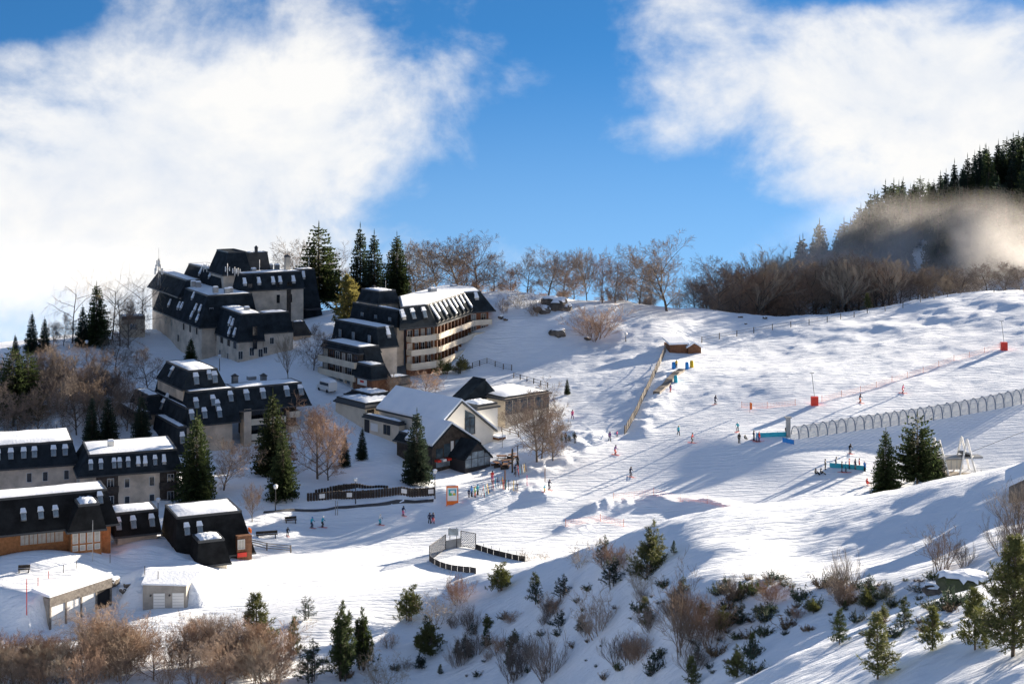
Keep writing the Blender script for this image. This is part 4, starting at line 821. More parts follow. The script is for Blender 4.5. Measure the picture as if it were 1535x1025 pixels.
for a, b in ((ct[0], ct[5]), (ct[3], ct[4])):
    nseg = 8
    for k in range(nseg):
        p = a.lerp(b, k/nseg)-o; q = a.lerp(b, (k+.96)/nseg)-o; zp = gz(p.x+o.x, p.y+o.y)-o.z; zq = gz(q.x+o.x, q.y+o.y)-o.z
        m = MB(); m.prism([(p.x, p.y-.06), (q.x, q.y-.06), (q.x, q.y+.06), (p.x, p.y+.06)], [zp-.3, zq-.3, zq-.3, zp-.3], [zp+.75, zq+.75, zq+.75, zp+.75]); m.build('side_board', 'wood_dark', root)
    if a is ct[3]:
        for k in range(7): p = a.lerp(b, k/6)-o; zp = gz(p.x+o.x, p.y+o.y)-o.z; m = MB(); m.tube([(p.x, p.y+.1, zp), (p.x, p.y+.1, zp+1.2)], .04, 5); m.build('rail_post', 'metal_grey', root)
# timber retaining walls below the restaurant bank
for seq, h, lab in ((((462, 752), (500, 749), (560, 747), (610, 745), (650, 743)), 1.25, 'long dark timber retaining wall with posters beside the street'), (((474, 742), (500, 738), (535, 732), (580, 731)), .95, 'upper dark timber retaining wall with a snowy top')):
    w = line_pts(seq, .42, 200); o = w[0]; root = empty('retaining_wall', o, 0, lab, 'wall'); m = MB(); m.tube([(0, 0, -.6), (0, 0, h-.04), (0, 0, h)], [.225, .225, .14], 6); me = m.mesh('log', 'wood_dark'); rng = random.Random(len(w))
    for i, p in enumerate(w): q = place(me, 'log', root, p-o); q.scale.z = (1 if h > 1 else .35+.65*math.sin(math.pi*min(1, i/len(w)+.25)))*rng.uniform(.94, 1.04)
    if h > 1:
        for k in (4, 14, 34, 44, 50, 57, 72):
            if k+2 < len(w):
                a, b = w[k]-o, w[k+2]-o; m = MB(); m.prism([(a.x, a.y-.24), (b.x, b.y-.24), (b.x, b.y-.21), (a.x, a.y-.21)], [a.z+.3, b.z+.3, b.z+.3, a.z+.3], [a.z+1.0, b.z+1.0, b.z+1.0, a.z+1.0]); m.build('poster', 'white_paint', root)
# the cleared street edge
w = line_pts([(395, 768), (440, 766), (505, 762), (580, 756), (650, 750)], 1.5, 200); m = MB(); vs = []; 
for p in w: vs += [(p.x, p.y-.45, gz(p.x, p.y-.45)+.05), (p.x, p.y+.35, gz(p.x, p.y+.35)+.05)]
m.add(vs, [(2*i, 2*i+2, 2*i+3, 2*i+1) for i in range(len(w)-1)]); o = m.build('street', 'asphalt'); o['kind'] = 'structure'; o['label'] = 'strip of cleared wet street below the retaining wall'
# lamps
def lamp(px, py, top, lab, globe=False, near=150, D=None):
    p = gp(px, py, near); h = (py-top)/F*p.y; r = empty('street_lamp', p, random.uniform(0, 6), lab, 'lamp', 'street lamps'); m = MB(); m.tube([(0, 0, -.4), (0, 0, .8), (0, 0, h-.15)], [.11, .08, .06], 8); m.build('pole', 'metal_dark', r)
    m = MB(); m.tube([(0, 0, h-.18), (0, 0, h), (0, 0, h+.28), (0, 0, h+.4)], [.08, .30, .34, .12] if not globe else [.1, .3, .3, .1], 10); m.build('lamp_head', 'white_paint', r, True)
    m = MB(); m.tube([(0, 0, h+.4), (0, 0, h+.55)], [.42, .2], 10); m.build('snow_cap', 'roof_snow', r, True)
for a in ((413, 766, 732, 'street lamp at the foot of the shorter spruce'), (533, 756, 722, 'street lamp standing in the middle of the retaining wall'), (652, 748, 709, 'street lamp at the right end of the retaining wall'), (237, 772, 752, 'short lamp behind the ski shop roof'), (85, 652, 634, 'globe lamp above the leftmost apartment roof'), (130, 543, 515, 'lamp on the left lawn of the upper apartments'), (329, 556, 536, 'lamp with round head below the upper apartments'), (578, 588, 562, 'slim lamp in the hotel forecourt'), (205, 545, 531, 'small lamp at the upper apartment drive'), (938, 513, 503, 'stubby post lamp on the snow bank')): lamp(*a)
for px, py, top, lab, mt, r_ in ((503, 772, 750, 'left one of two thin steel posts by the street', 'metal_grey', .06), (506, 773, 752, 'right one of two thin steel posts by the street', 'metal_grey', .06), (139, 843, 781, 'tall thin flagpole in front of the wooden bay', 'metal_grey', .05), (40, 935, 883, 'tall red marker pole left of the garages', 'red', .06), (57, 880, 866, 'short red marker pole behind the garage roof', 'red', .05), (73, 868, 857, 'small red marker pole above the garages', 'red', .05), (95, 858, 846, 'thin dark marker pole above the garages', 'metal_dark', .05), (115, 852, 840, 'thin marker pole near the wooden bay', 'wood_dark', .05), (165, 845, 832, 'thin stake on the bank below the wooden bay', 'wood_dark', .05), (217, 862, 848, 'thin stake behind the concrete shed', 'wood_dark', .05), (237, 874, 859, 'thin stake at the concrete shed roof', 'wood_dark', .05), (768, 708, 672, 'dark carved post on the sunny terrace', 'wood_dark', .16), (776, 700, 668, 'slim pole beside the carved post', 'wood_dark', .08), (757, 735, 706, 'wooden post among the terrace racks', 'wood_brown', .12), (817, 722, 702, 'thin post at the terrace snow pile', 'wood_brown', .07), (790, 728, 712, 'pink marker post by the terrace', 'pink', .06), (753, 672, 646, 'thin signpost on the plaza', 'metal_grey', .05)):
    p = gp(px, py, 150); h = (py-top)/F*p.y; m = MB(); m.tube([(0, 0, -.4), (0, 0, h*.9), (0, 0, h)], [r_, r_, r_*.6], 6); tag(m.build('marker_pole', mt, None, False, p), lab, 'pole')
# orange piste map board
p = gp(678, 757, 150); root = empty('map_board', p, math.radians(6), 'orange framed piste map board standing by the snow bank', 'sign')
for x in (-.95, .8): m = MB(); m.box((x, -.1, -.4), (x+.15, .1, 3.0)); m.build('post', 'orange', root)
for z0, z1 in ((.0, .62), (2.75, 3.0)): m = MB(); m.box((-.8, -.08, z0), (.8, .08, z1)); m.build('frame', 'orange', root)
m = MB(); m.box((-.8, -.04, .62), (.8, .04, 2.75)); bd = m.build('panel', 'white_paint', root)
for k, (x0, z0, x1, z1, mt) in enumerate(((-.6, 1.5, .6, 2.5, 'teal'), (-.3, 1.7, .35, 2.3, 'white_paint'), (-.5, 1.45, -.1, 1.9, 'green'), (.1, 1.5, .5, 1.85, 'yellow'))): m = MB(); m.box((x0, -.05-.003*k, z0), (x1, -.041, z1)); m.build('print', mt, bd)
# benches and clutter
def bench(px, py, rz, lab, L_=1.8):
    p = gp(px, py, 150); r = empty('bench', p, rz, lab, 'bench'); m = MB(); m.box((-L_/2, -.25, .42), (L_/2, .25, .5)); m.build('seat', 'wood_dark', r); m = MB(); m.box((-L_/2, .2, .55), (L_/2, .28, .95)); m.build('backrest', 'wood_dark', r)
    for x in (-L_*.4, L_*.4): m = MB(); m.box((x-.06, -.2, -.4), (x+.06, .2, .42)); m.build('leg', 'metal_dark', r)
bench(436, 784, .3, 'snow bound bench beside the street below the lamp'); bench(400, 806, .25, 'long barrier bench at the ski shop corner', 3.2); bench(11+25, 858, .2, 'dark bench on the snow bank below the wooden bay', 1.5)
def rack(px, py, rz, lab):
    p = gp(px, py, 150); r = empty('ski_rack', p, rz, lab, 'rack')
    for x in (-1.2, 1.2): m = MB(); m.tube([(x, -.4, -.3), (x, 0, 1.1), (x, .4, -.3)], .05, 5); m.build('trestle', 'wood_brown', r)
    m = MB(); m.tube([(-1.4, 0, 1.08), (1.4, 0, 1.08)], .05, 5); m.build('rail', 'wood_brown', r)
    for k in range(6): m = MB(); x = -1.1+k*.42; m.box((x-.05, -.3, 0), (x+.05, -.27, 1.65)); o = m.build('ski', ('red', 'teal', 'black', 'white_paint', 'yellow', 'navy')[k], r); o.rotation_euler.x = -.15
rack(748, 733, .4, 'ski rack among the snow heaps of the terrace'); rack(782, 712, .9, 'ski rack next to the carved post'); rack(765, 735, -.2, 'second ski rack below the terrace'); rack(728, 742, 1.2, 'ski rack right of the colourful group')
for i, (px, py) in enumerate(((752, 690), (760, 696), (768, 688), (757, 703), (744, 700))):
    p = gp(px, py, 150); r = empty('picnic_table', p, .5*i, 'wooden picnic table on the sunny restaurant terrace', 'table', 'terrace tables'); m = MB(); m.box((-.9, -.4, .7), (.9, .4, .77)); m.build('tabletop', 'wood_brown', r)
    for y in (-.75, .6): m = MB(); m.box((-.9, y, .4), (.9, y+.2, .45)); m.build('seat', 'wood_brown', r)
    for x in (-.6, .6): m = MB(); m.box((x-.05, -.7, -.3), (x+.05, .7, .38)); m.build('leg', 'wood_dark', r)
# parked van under snow
p = gp(490, 587, 250); r = empty('parked_van', p, math.radians(128), 'white van with snow on its roof parked at the hotel entrance', 'van'); m = MB()
prof = [(-2.4, .35), (2.4, .35), (2.4, 1.0), (1.7, 1.25), (1.1, 2.0), (-2.35, 2.0)]; m.add([(x, -.9, z) for x, z in prof]+[(x, .9, z) for x, z in prof], [tuple(range(5, -1, -1))[::-1], tuple(range(11, 5, -1))]+[(i, 6+i, 6+(i+1) % 6, (i+1) % 6) for i in range(6)]); m.build('body', 'white_paint', r)
for y in (-.92, .90): m = MB(); m.box((-2.0, y, 1.3), (1.1, y+.02, 1.85)); m.build('window', 'glass', r)
for x in (-1.5, 1.5):
    for y in (-.95, .75): m = MB(); m.tube([(x, y, .33), (x, y+.2, .33)], .33, 12); m.build('wheel', 'black', r)
m = MB(); m.prism([(-2.3, -.85), (1.05, -.85), (1.05, .85), (-2.3, .85)], 2.0, 2.4, 0, [(-2.1, -.6), (.8, -.6), (.8, .6), (-2.1, .6)]); m.build('snow_cap', 'roof_snow', r)
# rocks
def rock_mesh(name, seed, mt, snow=True):
    import bmesh
    rng = np.random.RandomState(seed); bm = bmesh.new(); bmesh.ops.create_icosphere(bm, subdivisions=3, radius=1)
    off = rng.rand(4)*50
    for v in bm.verts:
        c = v.co; k = 1+.35*float(fbm(np.array([c.x*1.3+off[0]]), np.array([c.y*1.3+c.z*1.1+off[1]]), 3, seed)[0])*1.6; v.co = Vector((c.x*k, c.y*k*.8, c.z*k*.7))
        if v.co.z > .42: v.co.z = .42+(v.co.z-.42)*.4
    me = bpy.data.meshes.new(name); bm.to_mesh(me); bm.free(); me.materials.append(M[mt]); return me
def snowcap_mesh(me, name):
    idx = [p.index for p in me.polygons if p.normal.z > .55]; mb = MB()
    for i in idx: pl = me.polygons[i]; mb.add([me.vertices[v].co*1.0+Vector((0, 0, .1)) for v in pl.vertices], [tuple(range(len(pl.vertices)))])
    return mb.mesh(name, 'roof_snow')
RK = [rock_mesh('rock%d' % i, i+1, 'rock') for i in range(3)]; RC = [snowcap_mesh(m_, 'rock_snow%d' % i) for i, m_ in enumerate(RK)]; MOSS = rock_mesh('mossrock', 9, 'rock_moss'); MC = snowcap_mesh(MOSS, 'moss_snow')
for px, py, w, k, lab in ((1440, 884, 78, 'm', 'large mossy boulder capped with snow on the near slope'), (1402, 888, 40, 0, 'lower grey rock left of the mossy boulder'), (832, 462, 46, 1, 'long snow topped rock outcrop on the ridge bank'), (812, 468, 26, 2, 'dark rock under the ridge outcrop'), (848, 464, 22, 0, 'dark rock at the right end of the ridge outcrop'), (881, 510, 12, 1, 'dark rock left of the round ruddy bush'), (836, 502, 24, 2, 'snow mounded rock on the bank'), (751, 478, 10, 0, 'small rock beside the hotel end'), (758, 480, 8, 1, 'smaller rock beside the hotel end'), (1110, 476, 8, 0, 'small dark stone on the bank crest'), (1146, 478, 8, 2, 'small dark stone right along the bank crest'), (1118, 486, 5, 0, 'tiny dark stone under the bank crest'), (170, 880, 24, 2, 'dark rocks at the end of the garages'), (186, 886, 16, 0, 'rock between the garages and the shed'), (192, 878, 14, 1, 'rock below the thin stakes'), (62, 540, 14, 1, 'grey snow topped rock on the left ridge road')):
    p = gp(px, py, 45); sc = w/2/F*p.y; me, cp_ = (MOSS, MC) if k == 'm' else (RK[k], RC[k]); r = place(me, 'boulder', None, p+Vector((0, 0, sc*.15)), random.uniform(0, 6), (sc, sc, sc*.95)); tag(r, lab, 'rock'); place(cp_, 'snow_cap', r)
# ------------------------------------------------------------------ people
def person_mesh(name, J, rad):
    """J: joint positions; one skinned surface"""
    names = list(J); me = bpy.data.meshes.new(name); E_ = [('hip', 'waist'), ('waist', 'chest'), ('chest', 'neck'), ('neck', 'head'), ('head', 'crown')]
    for s_ in 'lr': E_ += [('hip', 'thigh'+s_), ('thigh'+s_, 'knee'+s_), ('knee'+s_, 'ankle'+s_), ('ankle'+s_, 'toe'+s_), ('chest', 'sho'+s_), ('sho'+s_, 'elb'+s_), ('elb'+s_, 'wri'+s_), ('wri'+s_, 'hand'+s_)]
    me.from_pydata([J[n_] for n_ in names], [(names.index(a), names.index(b)) for a, b in E_], []); ob = bpy.data.objects.new(name, me); col.objects.link(ob)
    md = ob.modifiers.new('skin', 'SKIN'); ob.modifiers.new('sub', 'SUBSURF').levels = 1
    for i, n_ in enumerate(names):
        r_ = rad.get(n_, rad.get(n_[:-1], .08)); r_ = r_ if hasattr(r_, '__len__') else (r_, r_); me.skin_vertices[0].data[i].radius = r_
        me.skin_vertices[0].data[i].use_root = n_ == 'hip'
    dg = bpy.context.evaluated_depsgraph_get(); out = bpy.data.meshes.new_from_object(ob.evaluated_get(dg)); bpy.data.objects.remove(ob)
    out.materials.clear()
    for mt in ('navy', 'black', 'black', 'skin', 'black'): out.materials.append(M[mt])
    arms = [(Vector(J['elb'+s_]), Vector(J['wri'+s_]), Vector(J['hand'+s_])) for s_ in 'lr']; hipz = J['hip'][2]; ank = [Vector(J['ankle'+s_]) for s_ in 'lr']
    mi = []
    for pl in out.polygons:
        c = pl.center; k = 0
        if any((c-h_).length < .11 for _, _, h_ in arms): k = 4
        elif c.z > J['neck'][2]+.06: k = 3
        elif any((c-a_).length < .2 and c.z < a_.z+.16 for a_ in ank): k = 2
        elif c.z < hipz+.05 and not any((c-w_).length < .2 or (c-e_).length < .15 for e_, w_, _ in arms): k = 1
        mi.append(k)
    out.polygons.foreach_set('material_index', mi); out.polygons.foreach_set('use_smooth', [True]*len(mi)); return out
RADS = dict(hip=(.15, .12), waist=(.14, .11), chest=(.18, .12), neck=.07, head=.10, crown=.085, thigh=.115, knee=.085, ankle=.085, toe=.07, sho=.085, elb=.065, wri=.05, hand=.05)
def joints(kind):
    if kind == 'ski': J = dict(hip=(0, .08, .84), waist=(0, .02, 1.0), chest=(0, -.10, 1.28), neck=(0, -.14, 1.45), head=(0, -.17, 1.56), crown=(0, -.17, 1.68)); leg = [(.11, .06, .80), (.15, -.16, .48), (.15, .04, .14), (.15, -.16, .08)]; arm = [(.22, -.09, 1.36), (.32, -.08, 1.10), (.30, -.34, 1.02), (.29, -.42, 1.02)]
    elif kind == 'stand': J = dict(hip=(0, 0, .92), waist=(0, 0, 1.08), chest=(0, -.01, 1.34), neck=(0, -.01, 1.50), head=(0, -.03, 1.60), crown=(0, -.02, 1.72)); leg = [(.10, 0, .87), (.12, -.03, .50), (.12, .02, .12), (.13, -.16, .06)]; arm = [(.21, 0, 1.41), (.27, .02, 1.13), (.27, -.10, .90), (.27, -.13, .82)]
    elif kind == 'walk': J = dict(hip=(0, 0, .91), waist=(0, -.02, 1.07), chest=(0, -.05, 1.33), neck=(0, -.07, 1.49), head=(0, -.10, 1.59), crown=(0, -.10, 1.71)); leg = [(.10, 0, .86), (.11, -.16, .50), (.11, -.10, .12), (.11, -.27, .08)]; arm = [(.21, -.04, 1.40), (.27, .08, 1.14), (.26, -.06, .94), (.26, -.10, .87)]
    else: J = dict(hip=(0, .1, .18), waist=(0, .12, .34), chest=(0, .08, .62), neck=(0, .05, .78), head=(0, .02, .88), crown=(0, .02, 1.0)); leg = [(.10, 0, .18), (.16, -.34, .42), (.16, -.62, .10), (.17, -.78, .12)]; arm = [(.21, .06, .70), (.30, -.06, .46), (.24, -.28, .46), (.22, -.34, .45)]
    for s_, sg in (('l', -1), ('r', 1)):
        for n_, q in zip(('thigh', 'knee', 'ankle', 'toe'), leg):
            y = q[1]
            if kind == 'walk' and sg < 0 and n_ != 'thigh': y = {'knee': .02, 'ankle': .26, 'toe': .12}[n_]
            J[n_+s_] = (sg*q[0], y, q[2])
        for n_, q in zip(('sho', 'elb', 'wri', 'hand'), arm): J[n_+s_] = (sg*q[0], q[1], q[2])
    return J
BODY = {k: (person_mesh('body_'+k, joints(k), RADS), joints(k)) for k in ('ski', 'stand', 'walk', 'sit')}
def head_gear(J):
    c = Vector(J['head']); m = MB(); rings = [(-.02, .125), (.05, .135), (.11, .115), (.15, .07), (.17, .01)]; m.tube([(c.x, c.y+.01, c.z+.02+z) for z, _ in rings], [r_ for _, r_ in rings], 10); g_ = MB(); g_.box((c.x-.085, c.y-.14, c.z-.0), (c.x+.085, c.y-.09, c.z+.06)); return m, g_
GEAR = {}
for k, (me, J) in BODY.items():
    m, g_ = head_gear(J); sk = MB()
    for x in (-.15, .15): pass
    sk.prism([(-.045, -.85), (.045, -.85), (.045, .75), (-.045, .75)], .0, .03); sk.add([(-.045, -.85, 0), (.045, -.85, 0), (.03, -1.05, .1), (-.03, -1.05, .1)], [(0, 1, 2, 3)])
    h_ = Vector(J['handr']); po = MB(); po.tube([(0, 0, 0), (.06, .35, -h_.z+.02)], .014, 4); po.tube([(.055, .31, -h_.z+.1), (.057, .32, -h_.z+.12)], .05, 6)
    GEAR[k] = (m.mesh('helmet', 'black', True), g_.mesh('goggles', 'glass'), sk.mesh('ski', 'red'), po.mesh('ski_pole', 'metal_grey'))
CN = {'navy': 'dark blue', 'teal': 'turquoise', 'grey_cloth': 'grey', 'white_cloth': 'white', 'net_orange': 'coral'}
def person(px, py, kind, jacket, trousers, hat, face, where, skis=None, size=1.0, near=150, bag=False):
    p = gp(px, py, near); me, J = BODY[kind]; skis = kind == 'ski' if skis is None else skis
    n_ = lambda c: CN.get(c, c)
    o = place(me, 'person', None, p+Vector((0, 0, .03)), face, size)
    lb = 'person in %s jacket and %s trousers %s' % (n_(jacket), n_(trousers), where)
    if len(lb.split()) > 16: lb = 'person in %s and %s %s' % (n_(jacket), n_(trousers), where)
    tag(o, lb, 'person')
    for i, c in ((0, jacket), (1, trousers)): o.material_slots[i].link = 'OBJECT'; o.material_slots[i].material = M[c]
    he, go, sk, po = GEAR[kind]; h = place(he, 'helmet', o); h.material_slots[0].link = 'OBJECT'; h.material_slots[0].material = M[hat]; place(go, 'goggles', o)
    if skis:
        for x in (-.15, .15): place(sk, 'ski', o, (x, .0, .0))
        for s_ in 'lr': q = place(po, 'ski_pole', o, J['hand'+s_]); q.scale.x = -1 if s_ == 'l' else 1
R_rad = math.radians
for a in [(1072, 607, 'ski', 'navy', 'navy', 'black', 2.2, 'skiing down alone above the orange banner'), (1017, 653, 'walk', 'teal', 'navy', 'yellow', .6, 'carrying gear on the practice slope', False), (1037, 664, 'ski', 'red', 'black', 'black', 1.2, 'skiing on the practice slope below the gear carrier'),
    (1106, 648, 'ski', 'teal', 'grey_cloth', 'white_paint', -.6, 'skiing with arms out above the tunnel queue'), (1108, 665, 'stand', 'black', 'black', 'black', .3, 'standing before the blue mat', False), (1117, 660, 'sit', 'black', 'navy', 'black', .5, 'sitting in the snow before the blue mat', False, .8),
    (1130, 661, 'stand', 'navy', 'navy', 'black', .9, 'at the left end of the blue mat', True), (1134, 662, 'stand', 'blue', 'black', 'blue', 1.4, 'next to the blue mat between two others', True, .85), (1138, 662, 'stand', 'red', 'purple', 'red', 2.0, 'at the blue mat', True, .95), (1179, 654, 'stand', 'black', 'black', 'black', 2.5, 'beside the tunnel gate post', False),
    (914, 663, 'walk', 'purple', 'navy', 'black', .4, 'walking at the foot of the slat fence', False), (925, 657, 'walk', 'pink', 'navy', 'black', 1.0, 'small child at the foot of the slat fence', False, .7), (922, 682, 'ski', 'purple', 'red', 'black', .9, 'skiing off below the slat fence'), (862, 667, 'stand', 'black', 'grey_cloth', 'black', .3, 'standing near the tiny pines', False),
    (1289, 604, 'ski', 'navy', 'orange', 'black', .8, 'skiing under the long orange net'), (1353, 590, 'ski', 'pink', 'red', 'white_paint', 1.1, 'skiing in the middle of the right slope'), (1274, 681, 'ski', 'black', 'navy', 'black', .5, 'skiing below the tunnel towards the queue'),
    (1237, 704, 'stand', 'black', 'black', 'black', 1.2, 'at the left end of the chairlift queue', False), (1253, 702, 'walk', 'grey_cloth', 'grey_cloth', 'black', 1.0, 'second in the chairlift queue', False), (1262, 709, 'stand', 'black', 'navy', 'black', 1.4, 'in front of the blue queue barrier', True), (1268, 709, 'stand', 'teal', 'navy', 'blue', 1.6, 'in front of the blue queue barrier', True),
    (1273, 704, 'stand', 'red', 'navy', 'red', 1.3, 'behind the blue queue barrier', False), (1282, 704, 'stand', 'navy', 'grey_cloth', 'black', 1.8, 'behind the blue queue barrier', False), (1288, 704, 'stand', 'red', 'red', 'black', 1.5, 'in all red at the queue barrier', False), (1296, 708, 'stand', 'blue', 'black', 'white_paint', 1.9, 'at the right end of the queue barrier', False),
    (1223, 712, 'sit', 'black', 'black', 'black', 1.0, 'sitting in the snow left of the queue', False), (1231, 712, 'sit', 'black', 'navy', 'black', 1.5, 'sitting in the snow beside another left of the queue', False), (1300, 728, 'sit', 'red', 'red', 'red', 2.0, 'resting in the snow in front of the spruce', False, 1.0, 200),
    (431, 804, 'ski', 'black', 'black', 'black', .6, 'skiing past the ski shop bench', True, .8), (467, 792, 'ski', 'teal', 'navy', 'blue', 1.0, 'left one of two skiers on the shaded street edge'), (483, 792, 'ski', 'teal', 'black', 'white_paint', 1.2, 'right one of two skiers on the shaded street edge'), (569, 789, 'ski', 'white_cloth', 'teal', 'white_paint', 1.1, 'skiing alone in pale clothes in the shade'), (604, 773, 'ski', 'navy', 'pink', 'black', .8, 'skiing in the shade below the retaining wall', True, .9),
    (644, 786, 'walk', 'navy', 'black', 'black', .4, 'left one of a pair by the map board', False), (649, 786, 'walk', 'navy', 'red', 'black', .5, 'right one of a pair by the map board', False), (703, 746, 'stand', 'navy', 'navy', 'black', .2, 'small child next to the colourful group', False, .75), (707, 745, 'stand', 'blue', 'navy', 'blue', 1.0, 'in the group right of the map board', False), (712, 746, 'stand', 'green', 'orange', 'yellow', 1.4, 'in bright colours right of the map board', False), (716, 743, 'stand', 'teal', 'black', 'blue', 1.0, 'at the right of the group by the map board', False),
    (816, 739, 'ski', 'teal', 'yellow', 'blue', .9, 'small child skiing below the terrace', True, .7), (823, 735, 'ski', 'navy', 'navy', 'black', .8, 'adult skiing beside a child below the terrace'), (858, 629, 'walk', 'pink', 'purple', 'black', .5, 'walking up the snow gully', False), (765, 634, 'stand', 'black', 'navy', 'black', .2, 'in the group at the pavilion door', False), (769, 634, 'stand', 'red', 'black', 'black', .8, 'in the group at the pavilion door', False), (773, 633, 'stand', 'purple', 'black', 'red', 1.2, 'in the group at the pavilion door', False), (755, 630, 'stand', 'grey_cloth', 'black', 'black', 2.0, 'left of the pavilion door group', False),
    (945, 716, 'ski', 'navy', 'navy', 'black', .7, 'skiing alone in the middle of the run'), (1014, 553, 'stand', 'yellow', 'navy', 'white_paint', .5, 'between the blue cushions at the carpet top', False), (1005, 590, 'stand', 'purple', 'red', 'black', .5, 'at the lower end of the carpet', False, .9), (776, 700, 'walk', 'black', 'black', 'black', .5, 'walking on the sunny terrace', False), (848, 664, 'stand', 'black', 'black', 'black', .5, 'standing among the tiny pines', False), (738, 722, 'stand', 'red', 'pink', 'black', .5, 'in front of the glazed gable', False), (772, 712, 'walk', 'navy', 'black', 'black', 2.0, 'beside the ski rack', False)]:
    person(*a)
# ------------------------------------------------------------------ trees and shrubs
def rnd_dir(rng, up=0.0):
    a = rng.uniform(0, 2*math.pi); z = rng.uniform(-1, 1); r = math.sqrt(1-z*z); v = Vector((r*math.cos(a), r*math.sin(a), z+up)); return v.normalized()
def tri(mb, a, b, c, m=0):
    k = len(mb.v); mb.v += [tuple(a), tuple(b), tuple(c)]; mb.f.append((k, k+1, k+2)); mb.m.append(m)
def spruce_meshes(name, h, R, seed, needle='needle', density=1.0, low=0.06, droop=0.35, gap=0.0, power=0.9):
    rng = random.Random(seed); tr = MB(); cr = MB()
    tr.tube([(0, 0, -1.0), (0, 0, h*0.3), (rng.uniform(-.1, .1), rng.uniform(-.1, .1), h*0.97)], [h*0.019, h*0.013, 0.02], 6)
    nb = int(34*h*density); ph = rng.uniform(0, 6.28); lob = [rng.uniform(.78, 1.15) for _ in range(9)]
    for b in range(nb):
        t = low + (1-low)*(1-math.sqrt(1-(b+rng.random())/nb*0.995))
        if rng.random() < gap and t < 0.93: continue
        z = h*t; a = b*2.39996+rng.uniform(-.3, .3)
        tier = 0.80+0.20*abs(math.sin(t*h*1.45+ph))
        L = R*max(0.02, (1-t))**power*(1 if t > 0.12 else 0.65+2.9*t)*rng.uniform(0.68, 1.08)*tier*lob[int((a % 6.283)/6.284*9)]+0.14
        d = Vector((math.cos(a), math.sin(a), 0)); side = Vector((-d.y, d.x, 0)); up0 = rng.uniform(-.05, 0.32)-droop*(1-t)*0.8
        n = max(2, int(L/0.46))
        if b % 2 == 0: tr.tube([Vector((0, 0, z)), d*L*0.8+Vector((0, 0, z+up0*L*0.6))], [0.02+0.01*L, 0.006], 3, cap=False)
        for i in range(n+1):
            s = (i+0.35)/(n+0.35)
            if s < 0.18 and L > 1.2: continue
            p = d*(L*s) + Vector((0, 0, z + up0*L*s - droop*L*s*s*0.6 + 0.16*L*s**3))
            wdt = (0.24+0.17*L)*(1.05-s*0.72)*rng.uniform(0.7, 1.25)
            for sg in (-1, 1):
                tip = p + side*sg*wdt + d*(wdt*rng.uniform(.3, .9)) + Vector((0, 0, -wdt*rng.uniform(.1, .75)))
                q = d*0.2+Vector((0, 0, rng.uniform(-.08, .12)))
                tri(cr, p-q, p+q*1.1, tip)
            tri(cr, p-d*0.2, p+d*0.2, p+Vector((rng.uniform(-.12, .12), rng.uniform(-.12, .12), -rng.uniform(.2, .5))))
        tri(cr, p-side*0.11, p+side*0.11, p+d*0.42+Vector((0, 0, .08)))
    for k in range(5):
        a = k*1.3; tri(cr, (math.cos(a)*.09, math.sin(a)*.09, h*(.93+.01*k)), (-math.cos(a)*.09, -math.sin(a)*.09, h*(.93+.01*k)), (0, 0, h+.3))
    return tr.mesh(name+'_trunk', 'bark'), cr.mesh(name+'_crown', needle)
def pine_meshes(name, h, R, seed, needle='needle_pine', tufts=230, blade=0.16, nblade=13, stems=1, low=0.12, rise=0.45, wblade=0.012):
    """young pine: upswept branches ending in tufts of long needles"""
    rng = random.Random(seed); tr = MB(); cr = MB()
    for st in range(stems):
        off = Vector((rng.uniform(-.3, .3), rng.uniform(-.3, .3), 0))*(R if stems > 1 else 0); hh = h*(1 if st == 0 else rng.uniform(.55, .9))
        lean = Vector((off.x*0.5+rng.uniform(-.05, .05)*h, off.y*0.5, 0))
        tr.tube([off+Vector((0, 0, -.6)), off+lean*0.5+Vector((0, 0, hh*0.5)), off+lean+Vector((0, 0, hh))], [hh*0.016+0.015, hh*0.011+0.008, 0.008], 5)
        nb = max(6, int(tufts/5/stems))
        for b in range(nb):
            t = low+(1-low)*(b+rng.random())/nb; p0 = off+lean*t+Vector((0, 0, hh*t)); a = rng.uniform(0, 6.283)
            L = R*(max(0.05, 1-t)**0.75)*rng.uniform(.6, 1.1)+0.08; d = Vector((math.cos(a), math.sin(a), rng.uniform(rise*0.3, rise*1.3))).normalized()
            pe = p0+d*L; tr.tube([p0, pe], [0.012+0.006*L, 0.005], 3, cap=False)
            nt = max(2, int(2+L*3.2))
            for k in range(nt):
                s = 1-(k/nt)*0.75; c = p0+d*(L*s)+rnd_dir(rng)*(0.22*L*(1-s)+0.12*min(1, L))*(k > 0); ax = (d*0.7+rnd_dir(rng, 0.5)).normalized()
                if k: tr.tube([p0+d*(L*max(0, s-0.15)), c], 0.005, 3, cap=False)
                for q in range(nblade):
                    v = (ax*0.75+rnd_dir(rng)).normalized(); b0 = c+ax*rng.uniform(-blade, blade*0.7); w = v.orthogonal().normalized()*wblade*rng.uniform(.7, 1.3)
                    tri(cr, b0-w, b0+w, b0+v*blade*rng.uniform(.7, 1.25))
    return tr.mesh(name+'_trunk', 'bark'), cr.mesh(name+'_crown', needle)
